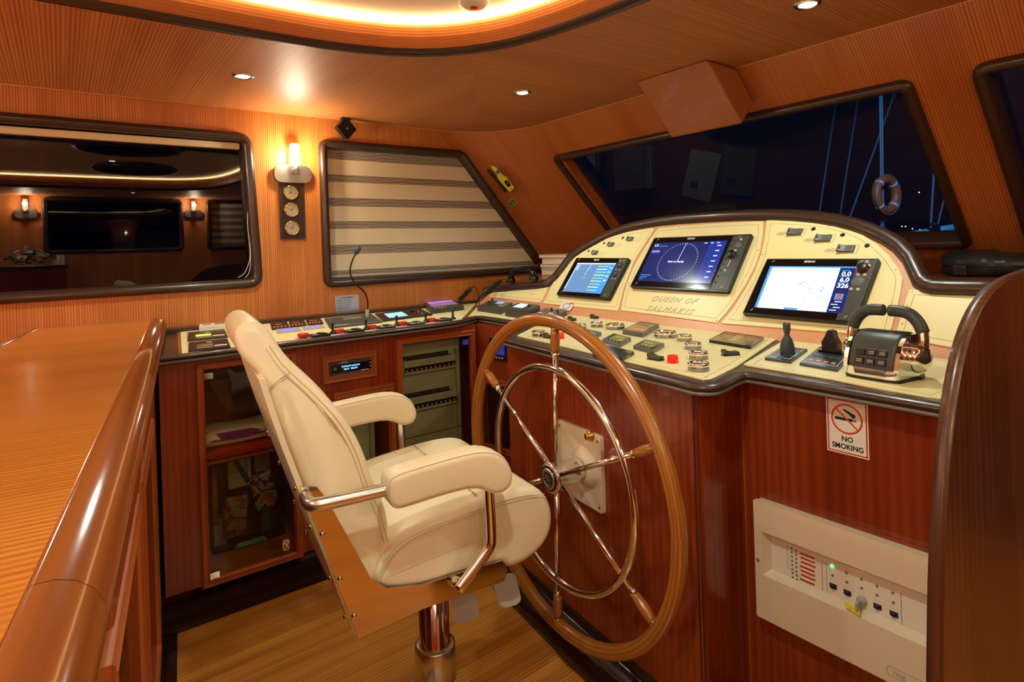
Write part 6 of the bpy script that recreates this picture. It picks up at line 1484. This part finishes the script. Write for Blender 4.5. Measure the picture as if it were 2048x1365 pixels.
# striped blind on the starboard forward window
wi6 = ccw(inset(s2, .044)); z0_, z1_ = min(p[1] for p in wi6), max(p[1] for p in wi6)
b6 = thing('roller_blind', 'striped roller blind on the starboard forward window', 'blind', loc=(1.6, YS, z0_))
n6 = 12
for i in range(n6):
    a_, b_ = z0_ + (z1_ - z0_) * i / n6, z0_ + (z1_ - z0_) * (i + 1) / n6
    P_ = clip(wi6, a_, b_)
    if len(P_) > 2: k = MB(); k.plate(SW, P_, -.034, -.031); k.build('opaque_band' if i % 2 else 'sheer_band', M['blind'] if i % 2 else M['sheer'], b6)
# round hatches in the recess
for (x, y, wpx, lb) in ((272, 341, 150, 'smaller round dark hatch in the ceiling recess'), (262, 299, 205, 'larger round dark hatch in the ceiling recess')):
    P = atz(x, y, CEIL + .07); dpt = (P - V((0, 0, H))).dot(fwd); yy = max(-.3, min(1.5, GY - P.y)); f = Fr((P.x, yy, CEIL + .10), (1, 0, 0), (0, -1, 0)); R_ = min(.34, wpx / F * dpt / 2)
    t = thing('roof_hatch', lb, 'hatch', f); k = MB(); k.lathe(iv, [(R_, 0), (R_, .03), (R_ - .04, .04), (R_ - .05, .02)], 40); k.build('hatch_ring', M['dark'], t, local=True); k = MB(); k.lathe(iv, [(R_ - .045, .015), (0, .015)], 40); k.build('hatch_pane', M['blackg'], t, local=True)
# side counter with flowers and candles
P = aty(60, 530, GY + 1.25); tz = max(1.02, min(1.22, P.z))
t = thing('side_counter', 'dark side counter along the starboard wall carrying the flowers', 'counter', loc=(P.x, -1.4, 0))
k = MB(); k.box(ID, P.x - .9, -1.70, 0, P.x + .28, -1.10, tz - .03); k.build('body', M['mahog'], t); k = MB(); k.box(ID, P.x - .92, -1.71, tz - .03, P.x + .30, -1.08, tz, .008); k.build('top', M['dark'], t)
t = thing('flower_bouquet', 'bouquet of white flowers standing on the side counter', 'flowers', loc=(P.x, -1.32, tz))
rs = random.Random(11); k = MB()
for i in range(60):
    an, r_ = rs.uniform(0, 6.3), rs.uniform(.02, .17); c = V((P.x + r_ * math.cos(an), -1.32 + r_ * .7 * math.sin(an), tz + .02 + rs.uniform(0, .13) * (1.2 - r_ * 4))); k.face([c + V((rs.uniform(-.04, .04), rs.uniform(-.04, .04), rs.uniform(-.01, .03))) for _ in range(4)])
k.build('foliage', pbr('leaf_green', (50, 80, 40), .6), t)['kind'] = 'stuff'
for i in range(26):
    an, r_ = rs.uniform(0, 6.3), rs.uniform(.0, .16); c = V((P.x + r_ * math.cos(an), -1.32 + r_ * .7 * math.sin(an), tz + .05 + rs.uniform(.03, .12) * (1.25 - r_ * 5)))
    k = MB(); nn = (c - V((P.x, -1.32, tz))).normalized(); ff = Fr(c, nn.orthogonal(), nn.cross(nn.orthogonal()), nn); k.lathe(ff, [(.0, .002), (.012, .004), (.022, .010), (.024, .016), (.018, .012), (.008, .006), (0, .006)], 8); k.build('blossom', M['inkw'], t)
for i, (dx_, hh_) in enumerate(((.24, .10), (.19, .05))):
    t = thing('candle', ('tall', 'short')[i] + ' white candle beside the flowers on the side counter', 'candle', loc=(P.x + dx_, -1.25 - .12 * i, tz)); k = MB(); k.lathe(Fr((P.x + dx_, -1.25 - .12 * i, tz), (1, 0, 0), (0, 1, 0)), [(.03, 0), (.03, hh_), (0, hh_)], 16); k.build('wax', M['paper'], t)
